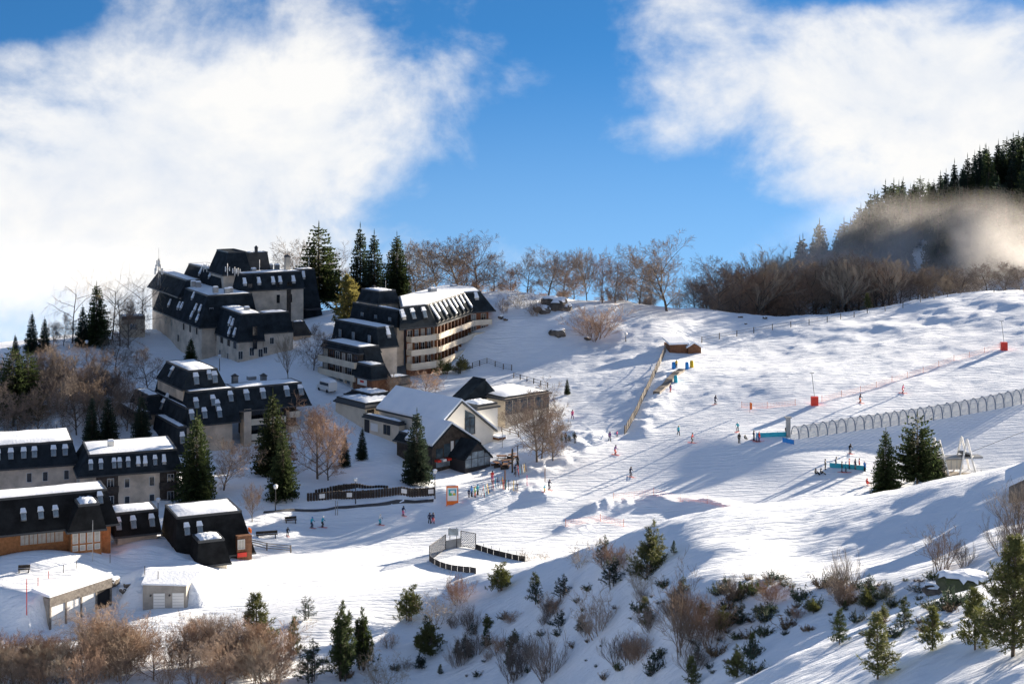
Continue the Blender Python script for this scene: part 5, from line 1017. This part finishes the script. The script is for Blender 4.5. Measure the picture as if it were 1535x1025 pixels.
def bare_meshes(name, h, seed, spread=0.55, twig='twig', fine=1.0, trunk_h=0.22, stems=1, thick=1.0, levels=4, upright=0.5):
    """leafless broadleaf: limbs, branches and twigs"""
    rng = random.Random(seed); tr = MB(); cr = MB()
    rmin = 0.0019*h*thick if stems == 1 else 0.0021*h*thick
    def grow(p, d, L, r, lev):
        n = 4 if lev < 2 else (3 if lev < 3 else 2); pts = [p]; dd = d.copy()
        for i in range(n):
            dd = (dd + rnd_dir(rng)*(0.13 if lev < 1 else 0.22) + Vector((0, 0, 0.16*upright if lev > 0 else 0.03))).normalized(); pts.append(pts[-1]+dd*(L/n))
        rr = [max(rmin*0.75, r*(1-0.66*i/n)) for i in range(n+1)]
        (tr if lev < 2 else cr).tube(pts, rr, 6 if lev == 0 else (4 if lev == 1 else 3), cap=False)
        if lev >= levels: return
        k = [int(9+3*fine), int(5+2*fine), int(4+2*fine), int(4+2*fine), 3][lev]
        for j in range(k):
            lo = trunk_h if lev == 0 else 0.15
            s = lo + (1-lo)*(j+rng.random())/k
            i = min(n-1, int(s*n)); f = s*n-i; q = pts[i].lerp(pts[i+1], f); base = (pts[i+1]-pts[i]).normalized()
            if lev == 0:
                a = j*2.4+rng.uniform(-.5, .5); side = Vector((math.cos(a), math.sin(a), 0))
            else: side = rnd_dir(rng)
            side = (side-base*side.dot(base)).normalized(); sp = spread*(1.25 if lev == 0 and s < .6 else 1)*rng.uniform(.75, 1.2)
            nd = (base*(1-sp*.75) + side*sp*1.15 + Vector((0, 0, 0.12*upright))).normalized()
            prof = (0.62+0.9*(s-lo)*(1-s)/(1-lo)**2*1.5-0.33*max(0, s-.6)) if lev == 0 else 0.56*(1.15-.45*s)
            grow(q, nd, L*prof*rng.uniform(.78, 1.12), max(rmin, r*0.5*(1-0.45*s)), lev+1)
    for s in range(stems):
        if stems == 1: grow(Vector((0, 0, -0.5)), Vector((rng.uniform(-.05, .05), rng.uniform(-.05, .05), 1)), h*0.74, h*0.020*min(1, thick+.2), 0)
        else:
            a = rng.uniform(0, 6.283); tlt = rng.uniform(0.05, 0.75); d = Vector((math.cos(a)*tlt, math.sin(a)*tlt, 1)).normalized()
            grow(Vector((math.cos(a)*.15*h*rng.random(), math.sin(a)*.15*h*rng.random(), -0.3)), d, h*rng.uniform(.5, .85), max(0.010, h*0.0075*thick), 1)
    zs = sorted(v[2] for v in cr.v or tr.v); k = h/zs[int(len(zs)*.995)]
    for mb in (tr, cr): mb.v = [(x*k, y*k, z*k) for x, y, z in mb.v]
    return tr.mesh(name+'_trunk', 'bark' if stems == 1 else twig), (cr.mesh(name+'_crown', twig) if cr.v else None)
def scrub_mesh(name, h, seed, mats=('twig_dark', 'needle_blue'), n=26):
    n = 40
    rng = random.Random(seed); mb = MB()
    for i in range(n):
        a = rng.uniform(0, 6.283); tl = rng.uniform(.2, 2.4); d = Vector((math.cos(a)*tl, math.sin(a)*tl, 1)).normalized(); L = h*rng.uniform(.4, 1.0)
        p = Vector((math.cos(a), math.sin(a), 0))*rng.uniform(0, .25*h)-Vector((0, 0, .15)); e = p+d*L+Vector((0, 0, .15)); mb.tube([p, e], [0.012, 0.004], 3, 0, cap=False)
        for k in range(12):
            c = p.lerp(e, rng.uniform(.3, 1.0)); v = rnd_dir(rng, .4); w = v.orthogonal().normalized()*0.022
            tri(mb, c-w, c+w, c+v*h*rng.uniform(.12, .34), 1)
    return mb.mesh(name, list(mats))
class Kind:
    """a plant built once; copies share its meshes"""
    def __init__(s, name, meshes, h, parts=('trunk', 'crown')): s.name = name; s.me = meshes; s.h = h; s.parts = parts
    def at(s, p, height, label, cat, group=None, rz=None, wide=1.0, simple=False, sink=0.0):
        k = height/s.h; rz = random.uniform(0, 6.28) if rz is None else rz
        r = empty(s.name, (p[0], p[1], p[2]-sink), rz, label, cat, group); r.scale = (k*wide, k*wide, k)
        for nm, me in zip(s.parts, s.me):
            if me is not None: place(me, nm, r)
        return r
random.seed(4)
LOOK = ['spreading brown', 'dark twiggy', 'slender upright', 'ruddy', 'pale thin']
SPR = [Kind('spruce_tree', spruce_meshes('spruce%d' % i, 14, r, 10+i, nd, den, lo, dr, gp, pw), 14) for i, (r, nd, den, lo, dr, gp, pw) in enumerate(
    [(4.0, 'needle', 1.25, .04, .35, 0, .78), (3.7, 'needle_blue', 1.2, .06, .42, .05, .74), (3.3, 'needle_blue', 1.1, .05, .35, .05, .85), (4.6, 'needle', 1.0, .14, .28, .15, .6)])]
GOLDPINE = Kind('pine_tree', pine_meshes('goldpine', 8, 3.0, 51, 'needle_gold', 420, .42, 12, 1, .1, .8, .05), 8)
PINE = [Kind('young_pine', pine_meshes('ypine%d' % i, 4, r, 60+i, nd, tf, .24, 15, st, .05, rs, .024), 4) for i, (r, nd, tf, st, rs) in enumerate(
    [(1.5, 'needle_pine', 420, 1, .55), (1.3, 'needle', 330, 1, .5), (1.9, 'needle_pine', 520, 4, .7), (1.5, 'needle_blue', 330, 3, .6)])]
BIGPINE = Kind('pine_tree', pine_meshes('bigpine', 6, 2.4, 71, 'needle_pine', 1000, .24, 15, 1, .05, .5, .02), 6)
JUNI = Kind('juniper', pine_meshes('juniper', 4.5, 1.25, 81, 'needle', 1100, .2, 14, 7, .02, 1.8, .026), 4.5)
FIRS = Kind('fir_tree', spruce_meshes('bigfir', 12, 4.2, 33, 'needle', 1.0, .14, .10, .22, .5), 12)
BARE = [Kind('bare_tree', bare_meshes('bare%d' % i, 12, 90+i, sp, tw, fn, th, 1, 1.0, 4, up), 12) for i, (sp, tw, fn, th, up) in enumerate(
    [(.62, 'twig', 1.2, .13, .5), (.66, 'twig_dark', 1.2, .1, .4), (.45, 'twig', 1.2, .2, .8), (.6, 'twig_rust', 1.4, .08, .6), (.42, 'twig_pale', .8, .12, .7)])]
LARCH = Kind('larch_tree', bare_meshes('larch', 16, 120, .75, 'twig_pale', .6, .12, 1, .6, 3, .0), 16)
BUSH = [Kind('bare_bush', bare_meshes('bush%d' % i, 3, 130+i, sp, tw, fn, .2, st, 1.0, 4 if i != 1 else 3, up), 3, ('stems', 'twigs')) for i, (sp, tw, fn, st, up) in enumerate(
    [(.5, 'twig', .4, 12, .5), (.3, 'twig_dark', 1.0, 22, .9), (.6, 'twig_pale', .2, 10, .3), (.45, 'twig_rust', .5, 14, .6)])]
SCRUB = [scrub_mesh('scrub%d' % i, .8, 150+i, m, 24) for i, m in enumerate([('twig_dark', 'needle_blue'), ('twig', 'needle'), ('twig_rust', 'leaf_dry')])]

def on(px, py, near=45): return hit(px, py, near)
def plant(kind, px, py, top, label, cat, group=None, near=45, wide=1.0, D=None):
    p = on(px, py, near)
    if D: x = (px-CX)/F*D; p = Vector((x, D, gz(x, D)))
    h = (py-top)/F*p.y if not D else max(3.0, -(top-YH)/F*D-p.z)
    return kind.at(p, h, label, cat, group, wide=wide)
# --- spruces in the village
for px, py, top, k, lab in [
    (295, 752, 615, 0, 'tall spruce in front of the dark stepped block, right of the flat-roofed apartments'),
    (409, 712, 583, 0, 'tallest spruce standing before the balconies of the stepped block'),
    (424, 748, 645, 0, 'shorter spruce in front of the tallest spruce, beside a street lamp'),
    (625, 725, 612, 1, 'spruce with snow at its foot standing in front of the dark gabled restaurant'),
    (212, 668, 590, 1, 'dark spruce at the corner of the stepped pyramid block'),
    (162, 665, 592, 1, 'right one of a pair of dark spruces behind the flat-roofed apartments'),
    (138, 665, 592, 2, 'left one of a pair of dark spruces behind the flat-roofed apartments'),
    (543, 690, 640, 2, 'small spruce on the snowy bank left of the restaurant'),
    (517, 700, 650, 2, 'shorter spruce on the snowy bank beside bare trees'),
    (286, 552, 505, 0, 'small olive spruce in front of the upper apartment wall'),
    (850, 592, 567, 2, 'lone little spruce on the snow slope above the pavilion roof')]:
    plant(SPR[k], px, py, top, lab, 'spruce')
for px, py, top, k, lab, D in [
    (478, 468, 332, 3, 'broad fir with drooping boughs behind the upper apartments', 372),
    (540, 460, 334, 2, 'slim dark spruce, leftmost of three behind the hotel', 372),
    (561, 460, 344, 2, 'slim dark spruce, middle of three behind the hotel', 370),
    (595, 460, 347, 0, 'fuller olive spruce, rightmost of three behind the hotel', 366),
    (145, 510, 421, 0, 'tallest spruce beside the bare larches at the fog edge', 352), (124, 514, 455, 2, 'lower spruce leaning against the tallest spruce at the fog edge', 350),
    (48, 528, 466, 2, 'left of two small spruces on the misty ridge', 345), (67, 530, 474, 2, 'right of two small spruces on the misty ridge', 346), (23, 545, 500, 2, 'little spruce at the misty ridge edge', 340)]:
    plant(SPR[k], px, py, top, lab, 'spruce', D=D, wide=1.25 if k == 3 else 1.0)
g = plant(GOLDPINE, 522, 495, 414, 'bushy golden green pine at the end wall of the hotel', 'pine', D=338, wide=1.15)
# --- two evergreens at the chairlift
plant(SPR[0], 1328, 738, 640, 'dense dark spruce beside the open-branched fir at the chairlift', 'spruce', near=230)
plant(FIRS, 1375, 734, 617, 'tall open-branched fir in front of the chairlift station', 'fir', near=230)
plant(FIRS, 1400, 728, 664, 'low young fir under the open-branched fir', 'fir', near=230)
# --- bare trees of the ridge
for i, (px, py, top, k, D, w) in enumerate([(690, 440, 350, 0, 376, 1.25), (715, 446, 352, 0, 372, 1.2), (655, 440, 362, 1, 382, 1.1), (625, 440, 362, 1, 385, 1.0), (740, 448, 385, 1, 370, 1), (790, 452, 376, 0, 372, 1.0),
        (822, 452, 372, 0, 372, 1.25), (845, 452, 376, 1, 376, 1.0), (880, 462, 372, 2, 368, .8), (903, 460, 378, 3, 366, .75), (922, 462, 388, 0, 366, .95), (958, 460, 386, 1, 368, .9), (1000, 468, 352, 0, 362, 1.15),
        (1078, 470, 384, 1, 380, 1.0), (1110, 472, 392, 3, 385, 1.1), (1135, 474, 370, 4, 388, 1.3), (1040, 470, 420, 1, 380, 1.3), (975, 466, 415, 1, 376, 1.2), (765, 448, 400, 3, 372, 1.2), (860, 456, 405, 3, 376, 1.3), (700, 446, 395, 3, 368, 1.2),
        (940, 464, 410, 3, 374, 1.2), (1060, 470, 425, 3, 384, 1.3), (600, 440, 380, 1, 390, 1.0), (505, 455, 370, 0, 385, .9), (460, 455, 360, 1, 388, .9)]):
    plant(BARE[k], px, py, top, LOOK[k]+(' tall' if py-top > 75 else ' short')+' leafless tree on the ridge behind the snow bank', 'tree', 'bare trees along the ridge', D=D, wide=w)
for px, py, top, k, lab in [(890, 508, 455, 3, 'round bare bush with ruddy twigs on the shaded snow bank'), (755, 470, 440, 0, 'small bare bush near the right end of the hotel'), (800, 474, 440, 0, 'bare bush beside the snow covered rocks on the bank'), (775, 462, 432, 2, 'thin pale bush left of the bank rocks')]:
    plant(BUSH[k], px, py, top, lab, 'bush', wide=1.5 if k == 3 else 1.1)
# --- larches and thin trees at the fog on the left
for px, py, top, k, D in [(108, 515, 405, -1, 352), (168, 505, 402, -1, 356), (180, 505, 418, -1, 352), (210, 495, 400, -1, 362), (192, 498, 440, 3, 352), (95, 520, 470, 1, 350), (80, 525, 480, 3, 350)]:
    plant(LARCH if k < 0 else BARE[k], px, py, top, 'leafless larch or birch fading into the fog behind the upper village', 'tree', 'bare trees at the fog edge', D=D, wide=.8)
# --- bare wood left of the village
rng = random.Random(5)
for i in range(34):
    px = rng.uniform(-10, 190); py = 600+rng.uniform(0, 55)+max(0, (90-px)*0.12); k = rng.choice((1, 1, 0, 1)); hh = rng.uniform(60, 95)*(1 if px < 140 else .75)
    plant(BARE[k], px, py, py-hh, LOOK[k]+(' tall' if hh > 75 else ' short')+' leafless tree in the grove below the foggy ridge', 'tree', 'bare trees in the left grove', wide=.75)
for px, py, top, lab in [(20, 640, 515, 'tall dark fir in the left grove'), (42, 630, 520, 'dark broken fir beside the tall fir in the left grove')]:
    plant(SPR[3], px, py, top, lab, 'fir')
for px, py, top, k, lab, w in [
    (635+0, 556, 505, 1, 'bare tree below the left lawn of the upper apartments', 1.0), (173, 555, 498, 1, 'dark bare tree on the open snow left of the upper apartments', 1.0), (222, 588, 520, 1, 'bare tree on the slope above the pyramid block', 1.0), (432, 572, 500, 4, 'slender pale bare tree against the upper apartment wall', .6),
    (470, 555, 488, 1, 'bare tree between the upper apartments and the hotel', .8), (476, 718, 600, 3, 'large bare tree with ruddy twigs on the bank left of the restaurant', .95), (492, 720, 625, 3, 'second bare tree with ruddy twigs on the bank', .8),
    (335, 735, 655, 0, 'small round bare tree between the two tall spruces', 1.1), (378, 782, 725, 2, 'little upright bare tree beside the street', .9), (805, 692, 575, 0, 'tall bare tree on the plaza beside the ski run', .95), (829, 690, 605, 0, 'shorter bare tree on the plaza beside the tall one', .85), (812, 688, 590, 1, 'thin bare tree behind the tall plaza tree', .7),
    (638, 600, 556, 3, 'bare ruddy tree in the hotel forecourt', 1.5), (590, 600, 560, 2, 'thin bare tree in front of the hotel balconies', .8)][1:]:
    plant(BARE[k], px, py, top, lab, 'tree', wide=w)
plant(BARE[3], 45, 735, 672, 'ruddy bare tree in front of the leftmost apartment block', 'tree'); plant(BARE[4], 70, 735, 690, 'pale bare shrub tree in front of the leftmost apartment block', 'tree')
for px, py, top in [(655, 562, 536), (668, 560, 540), (685, 560, 533), (700, 556, 538)]:
    plant(PINE[2], px, py, top, 'low green shrub at the foot of the hotel balconies', 'shrub', 'shrubs below the hotel', wide=1.2)
for px, py, top in [(842, 662, 650), (853, 662, 652), (861, 660, 650)]:
    plant(PINE[3], px, py, top, 'tiny dark pine beside the ski run at the plaza', 'pine', 'tiny pines at the plaza')
# --- forest on the misty hill at the right
rng = random.Random(9)
LINE = [(1040, 392), (1130, 375), (1165, 362), (1200, 338), (1265, 302), (1300, 288), (1337, 262), (1375, 262), (1412, 250), (1450, 224), (1490, 210), (1535, 190), (1640, 150)]
def top_at(px):
    for (a, ya), (b, yb) in zip(LINE[:-1], LINE[1:]):
        if px <= b: return ya+(yb-ya)*(px-a)/(b-a)
    return LINE[-1][1]
CON = ['dark conifer on the skyline of the misty hillside wood', 'dark conifer deep in the misty hillside wood']
for i in range(230):
    px = 1165+430*math.sqrt(rng.random()) if i > 60 else 1185+i*6.4+rng.uniform(-4, 4); D = rng.uniform(455, 545) if i > 60 else rng.uniform(490, 530); x = (px-CX)/F*D; z = gz(x, D)
    top = top_at(px)+(abs(rng.gauss(0, 13)) if i <= 60 else rng.uniform(15, 110)); h = -(top-YH)/F*D-z
    if h < 7: continue
    SPR[rng.choice((0, 1, 2, 2, 3))].at((x, D, z), min(h, 27), ('tall ' if h > 20 else ('medium ' if h > 13 else 'short '))+CON[0 if i <= 60 else 1], 'conifer', 'conifers on the misty hill skyline' if i <= 60 else 'conifers deep in the misty hill', wide=rng.uniform(.75, 1.0))
for i in range(125):
    px = rng.uniform(1055, 1480) if i % 3 else rng.uniform(1130, 1330); D = rng.uniform(388, 480); x = (px-CX)/F*D; z = gz(x, D)
    top = max(top_at(px)+rng.uniform(4, 75), 366+max(0, px-1240)*.16+rng.uniform(0, 25)); h = -(top-YH)/F*D-z
    if h < 3: continue
    kb = rng.choice((3, 4, 4, 3, 0, 2)); BARE[kb].at((x, D, z), min(h, 16), LOOK[kb]+(' tall' if h > 9 else ' low')+' leafless tree in the wood at the foot of the misty hill', 'tree', 'brown trees at the foot of the misty hill', wide=1.2)
for i in range(45):
    px = rng.uniform(600, 1080); D = rng.uniform(368, 384); x = (px-CX)/F*D; p = (x, D, gz(x, D))
    BUSH[rng.choice((3, 0, 0, 1))].at(p, rng.uniform(1.5, 3.4), 'brown undergrowth bush between the bare ridge trees', 'bush', 'undergrowth along the ridge', wide=1.2)
for px, top in [(1385, 405), (1440, 402), (1480, 395), (1505, 394), (1528, 398), (1350, 415)]:
    D = 392; x = (px-CX)/F*D; z = gz(x, D); h = max(3, z+(top-YH)/F*D*1.0*1 if False else (-(top-YH)/F*D)-z)
    BARE[1].at((x, D, z), h, 'small bare tree just behind the fenced hill crest', 'tree', 'small bare trees behind the hill crest', wide=1.3)
for px, py, top, lab in [(1300, 472, 440, 'tiny green pine by the crest fence')]:
    plant(PINE[0], px, py, top, lab, 'pine', D=378)
# --- foreground slope
for k, px, py, top, w, lab in [
    (BIGPINE, 1518, 985, 806, 1.05, 'large pine at the right edge of the near slope'), (PINE[0], 1462, 975, 885, 1.0, 'young pine touching the left side of the large pine'),
    (PINE[0], 1316, 1020, 922, 1.0, 'young pine with golden tips on the near snow hump'), (PINE[0], 1398, 975, 912, 1.2, 'young pine left of the large pine group'), (PINE[1], 1355, 945, 898, 1.2, 'small pine in the shaded hollow'),
    (PINE[1], 1258, 968, 916, 1.0, 'thin little pine at the edge of the shaded hollow'), (PINE[2], 962, 872, 786, 1.0, 'big clump of dark pines on the near crest'), (PINE[3], 918, 880, 835, 1.2, 'low dark pine beside the pine clump'),
    (PINE[0], 385, 985, 890, 1.1, 'round pine rising from the brown thicket'), (PINE[2], 612, 930, 876, 1.1, 'bushy golden pine on the crest left of the fenced court'), (PINE[3], 460, 930, 894, 1.3, 'pair of small pines at the piste edge'),
    (PINE[2], 750, 885, 840, 1.2, 'snow dusted pine below the fenced court'), (PINE[1], 803, 908, 862, 1.1, 'olive young pine right of the snow dusted pine'), (PINE[3], 843, 897, 862, 1.2, 'dark little pine with two tops'),
    (PINE[2], 640, 985, 930, 1.2, 'spreading dark pine on the lower near slope'), (PINE[3], 698, 990, 955, 1.1, 'small blue green pine among the bare bushes'), (PINE[1], 728, 973, 942, 1.0, 'little pine beside the grey thicket'),
    (PINE[0], 1037, 1030, 985, 1.0, 'golden little pine at the lower frame of the slope'), (PINE[2], 1100, 1018, 972, 1.1, 'brown green pine bush at the dip'), (PINE[1], 1128, 975, 948, 1.2, 'small pine near the willow bush'),
    (PINE[0], 968, 940, 895, 1.0, 'olive pine at the left of the willow bush'), (PINE[2], 1075, 945, 905, 1.2, 'dark pine behind the willow bush'), (PINE[1], 1110, 903, 878, 1.0, 'tiny pine on the bright slope'), (PINE[3], 1330, 900, 870, 1.2, 'dark sprig pine right of the upright shrub'), (PINE[3], 1305, 905, 862, 1.0, 'dark pine sprig near the upright shrub'), (PINE[1], 1300, 912, 885, 1.1, 'tiny pine below the upright shrub'), (PINE[3], 905, 850, 805, .9, 'slim pine on the crest left of the pine clump'), (PINE[1], 440, 985, 925, .9, 'slim pale pine left of the juniper'), (PINE[3], 465, 1022, 960, 1.2, 'dark pine at the foot of the juniper'), (PINE[1], 1010, 832, 812, 1.0, 'sprig of pine on the crest line')]:
    plant(k, px, py, top, lab, 'pine', wide=w)
plant(JUNI, 512, 1018, 905, 'tall dark columnar juniper clump on the near slope', 'juniper', wide=.95); plant(JUNI, 545, 1005, 915, 'shorter dark juniper beside the tall clump', 'juniper', wide=.9)
for k, px, py, top, w, lab in [
    (BUSH[0], 1022, 978, 845, .75, 'large upright willow bush on the near slope'), (BUSH[3], 1060, 965, 890, .9, 'ruddy bush at the right side of the willow bush'), (BUSH[0], 1412, 855, 780, 1.1, 'round bare bush above the mossy boulder'), (BUSH[1], 1266, 892, 825, .8, 'narrow upright dark shrub on the bright slope'), (BUSH[1], 1445, 850, 812, 1.0, 'dark bush right behind the mossy boulder'),
    (BUSH[0], 893, 956, 880, 1.1, 'bare spreading bush in the middle of the near slope'), (BUSH[1], 770, 1020, 950, 1.0, 'grey thicket bush on the lower near slope'), (BUSH[1], 820, 1018, 945, 1.0, 'grey thicket bush right of its twin'), (BUSH[2], 575, 1030, 975, 1.2, 'pale bare bush at the lower edge right of the juniper'), (BUSH[3], 687, 905, 862, 1.1, 'brown leafy bush on the crest'), (BUSH[2], 655, 940, 884, 1.0, 'thin bare bush on the crest left of the brown bush'), (BUSH[2], 960, 890, 845, .9, 'pale bare bush in front of the pine clump'),
    (BUSH[1], 1530, 800, 722, 1.2, 'dark bare bush beside the wooden cabin'), (BUSH[1], 1505, 830, 770, 1.2, 'bare bush below the wooden cabin'), (BUSH[2], 790, 840, 822, 1.4, 'low brown bush behind the court corner'), (BUSH[2], 815, 838, 824, 1.4, 'small brown bush on the crest right of the court'), (BUSH[2], 870, 850, 815, 1.0, 'thin bare bush on the crest')]:
    plant(k, px, py, top, lab, 'bush', wide=w)
rng = random.Random(33)
for i in range(52):
    px = rng.uniform(560, 1090) if i % 4 else rng.uniform(1080, 1330); lo = 1130-px*0.31+14 if px < 1000 else 888; py = rng.uniform(max(lo, 850), 1015 if px < 1060 else 935); p = hit(px, py)
    if i % 3 == 0: PINE[rng.choice((1, 2, 3))].at(p, rng.uniform(14, 34)/F*p.y, 'small seedling pine half buried on the shaded near bank', 'pine', 'seedling pines on the near bank', wide=1.3, sink=.1)
    else: BUSH[rng.choice((0, 1, 1, 3))].at(p, rng.uniform(18, 46)/F*p.y, 'low bare bush half buried on the shaded near bank', 'bush', 'low bushes on the near bank', wide=1.3, sink=.1)
rng = random.Random(21)
for i in range(78):
    px = rng.uniform(-10, 410); py = 1035-rng.random()*50*(1 if px > 140 else .6); p = hit(px, py); hpx = rng.uniform(50, 88)*(0.75 if px < 120 else (1.0 if px < 190 or px > 300 else .82))
    k = rng.choice((BARE[3], BARE[4], BUSH[3], BUSH[0], BARE[0])); k.at(p, hpx/F*p.y, ('tall ' if hpx > 68 else 'low ')+('tree-like' if k in BARE else 'many-stemmed')+' leafless brown shrub in the thicket at the roadside', 'shrub', 'shrubs of the roadside thicket', wide=1.2)
for i in range(150):
    if rng.random() < .55: px = rng.uniform(430, 1140); py = rng.uniform(870, 1020)
    else: px = rng.uniform(1090, 1480); py = rng.uniform(868, 960)
    if py < 1130-px*0.31+rng.uniform(0, 40): continue
    p = hit(px, py); ks = rng.choice((0, 0, 1, 2)); sz = rng.uniform(.35, 1.7); o = place(SCRUB[ks], 'low_scrub', None, p, rng.uniform(0, 6.28), sz)
    o.scale.z *= rng.uniform(.5, 1.1)
    tag(o, ('broad ' if sz > 1 else 'small ')+('blue green', 'green', 'dry brown')[ks]+' tuft of scrub poking through the snow of the near slope', 'scrub', 'scrub tufts on the near slope')
# ------------------------------------------------------------------ drifting fog
def fog(name, c, r, dens, scale, label, thr=.42, seed=0.0, colr=(.95, .95, .96)):
    import bmesh
    bm = bmesh.new(); bmesh.ops.create_icosphere(bm, subdivisions=3, radius=1); me = bpy.data.meshes.new(name); bm.to_mesh(me); bm.free()
    m = bpy.data.materials.new(name); m.use_nodes = True; nt = m.node_tree; nt.nodes.clear(); N = nt.nodes.new; L = nt.links.new
    out = N('ShaderNodeOutputMaterial'); v = N('ShaderNodeVolumePrincipled'); v.inputs['Color'].default_value = (*colr, 1); v.inputs['Anisotropy'].default_value = 0.35; L(v.outputs[0], out.inputs['Volume'])
    tc = N('ShaderNodeTexCoord'); ln = N('ShaderNodeVectorMath'); ln.operation = 'LENGTH'; L(tc.outputs['Object'], ln.inputs[0])
    fall = N('ShaderNodeMapRange'); fall.interpolation_type = 'SMOOTHSTEP'; fall.inputs[1].default_value = 1.0; fall.inputs[2].default_value = .25; L(ln.outputs['Value'], fall.inputs[0])
    mp = N('ShaderNodeMapping'); L(tc.outputs['Object'], mp.inputs[0]); mp.inputs['Scale'].default_value = (r[0]/scale, r[1]/scale*.6, r[2]/scale); mp.inputs['Location'].default_value = (seed, seed*.7, seed*1.3)
    n = N('ShaderNodeTexNoise'); n.inputs['Scale'].default_value = 1; n.inputs['Detail'].default_value = 4; n.inputs['Roughness'].default_value = .55; L(mp.outputs[0], n.inputs[0])
    th = N('ShaderNodeMapRange'); th.inputs[1].default_value = thr; th.inputs[2].default_value = thr+.28; L(n.outputs[0], th.inputs[0])
    a = N('ShaderNodeMath'); a.operation = 'MULTIPLY'; L(fall.outputs[0], a.inputs[0]); L(th.outputs[0], a.inputs[1])
    b = N('ShaderNodeMath'); b.operation = 'MULTIPLY'; L(a.outputs[0], b.inputs[0]); b.inputs[1].default_value = dens; L(b.outputs[0], v.inputs['Density'])
    me.materials.append(m); o = place(me, name, None, c, 0, r); tag(o, label, None, kind='stuff'); m.cycles.volume_step_rate = 2.0 if hasattr(m.cycles, 'volume_step_rate') else 1
    return o
fog('fog_bank', tuple(P(1430, 382, 428)), (60, 20, 20), .034, 17, 'drifting fog in front of the forested hill', .30, 1.7)
fog('fog_bank', tuple(P(1250, 405, 425)), (34, 16, 11), .016, 14, 'thin tail of fog over the brown wood', .32, 6.3)
fog('fog_bank', tuple(P(60, 470, 372)), (75, 14, 24), .012, 26, 'pale fog behind the left ridge trees', .30, 4.1)
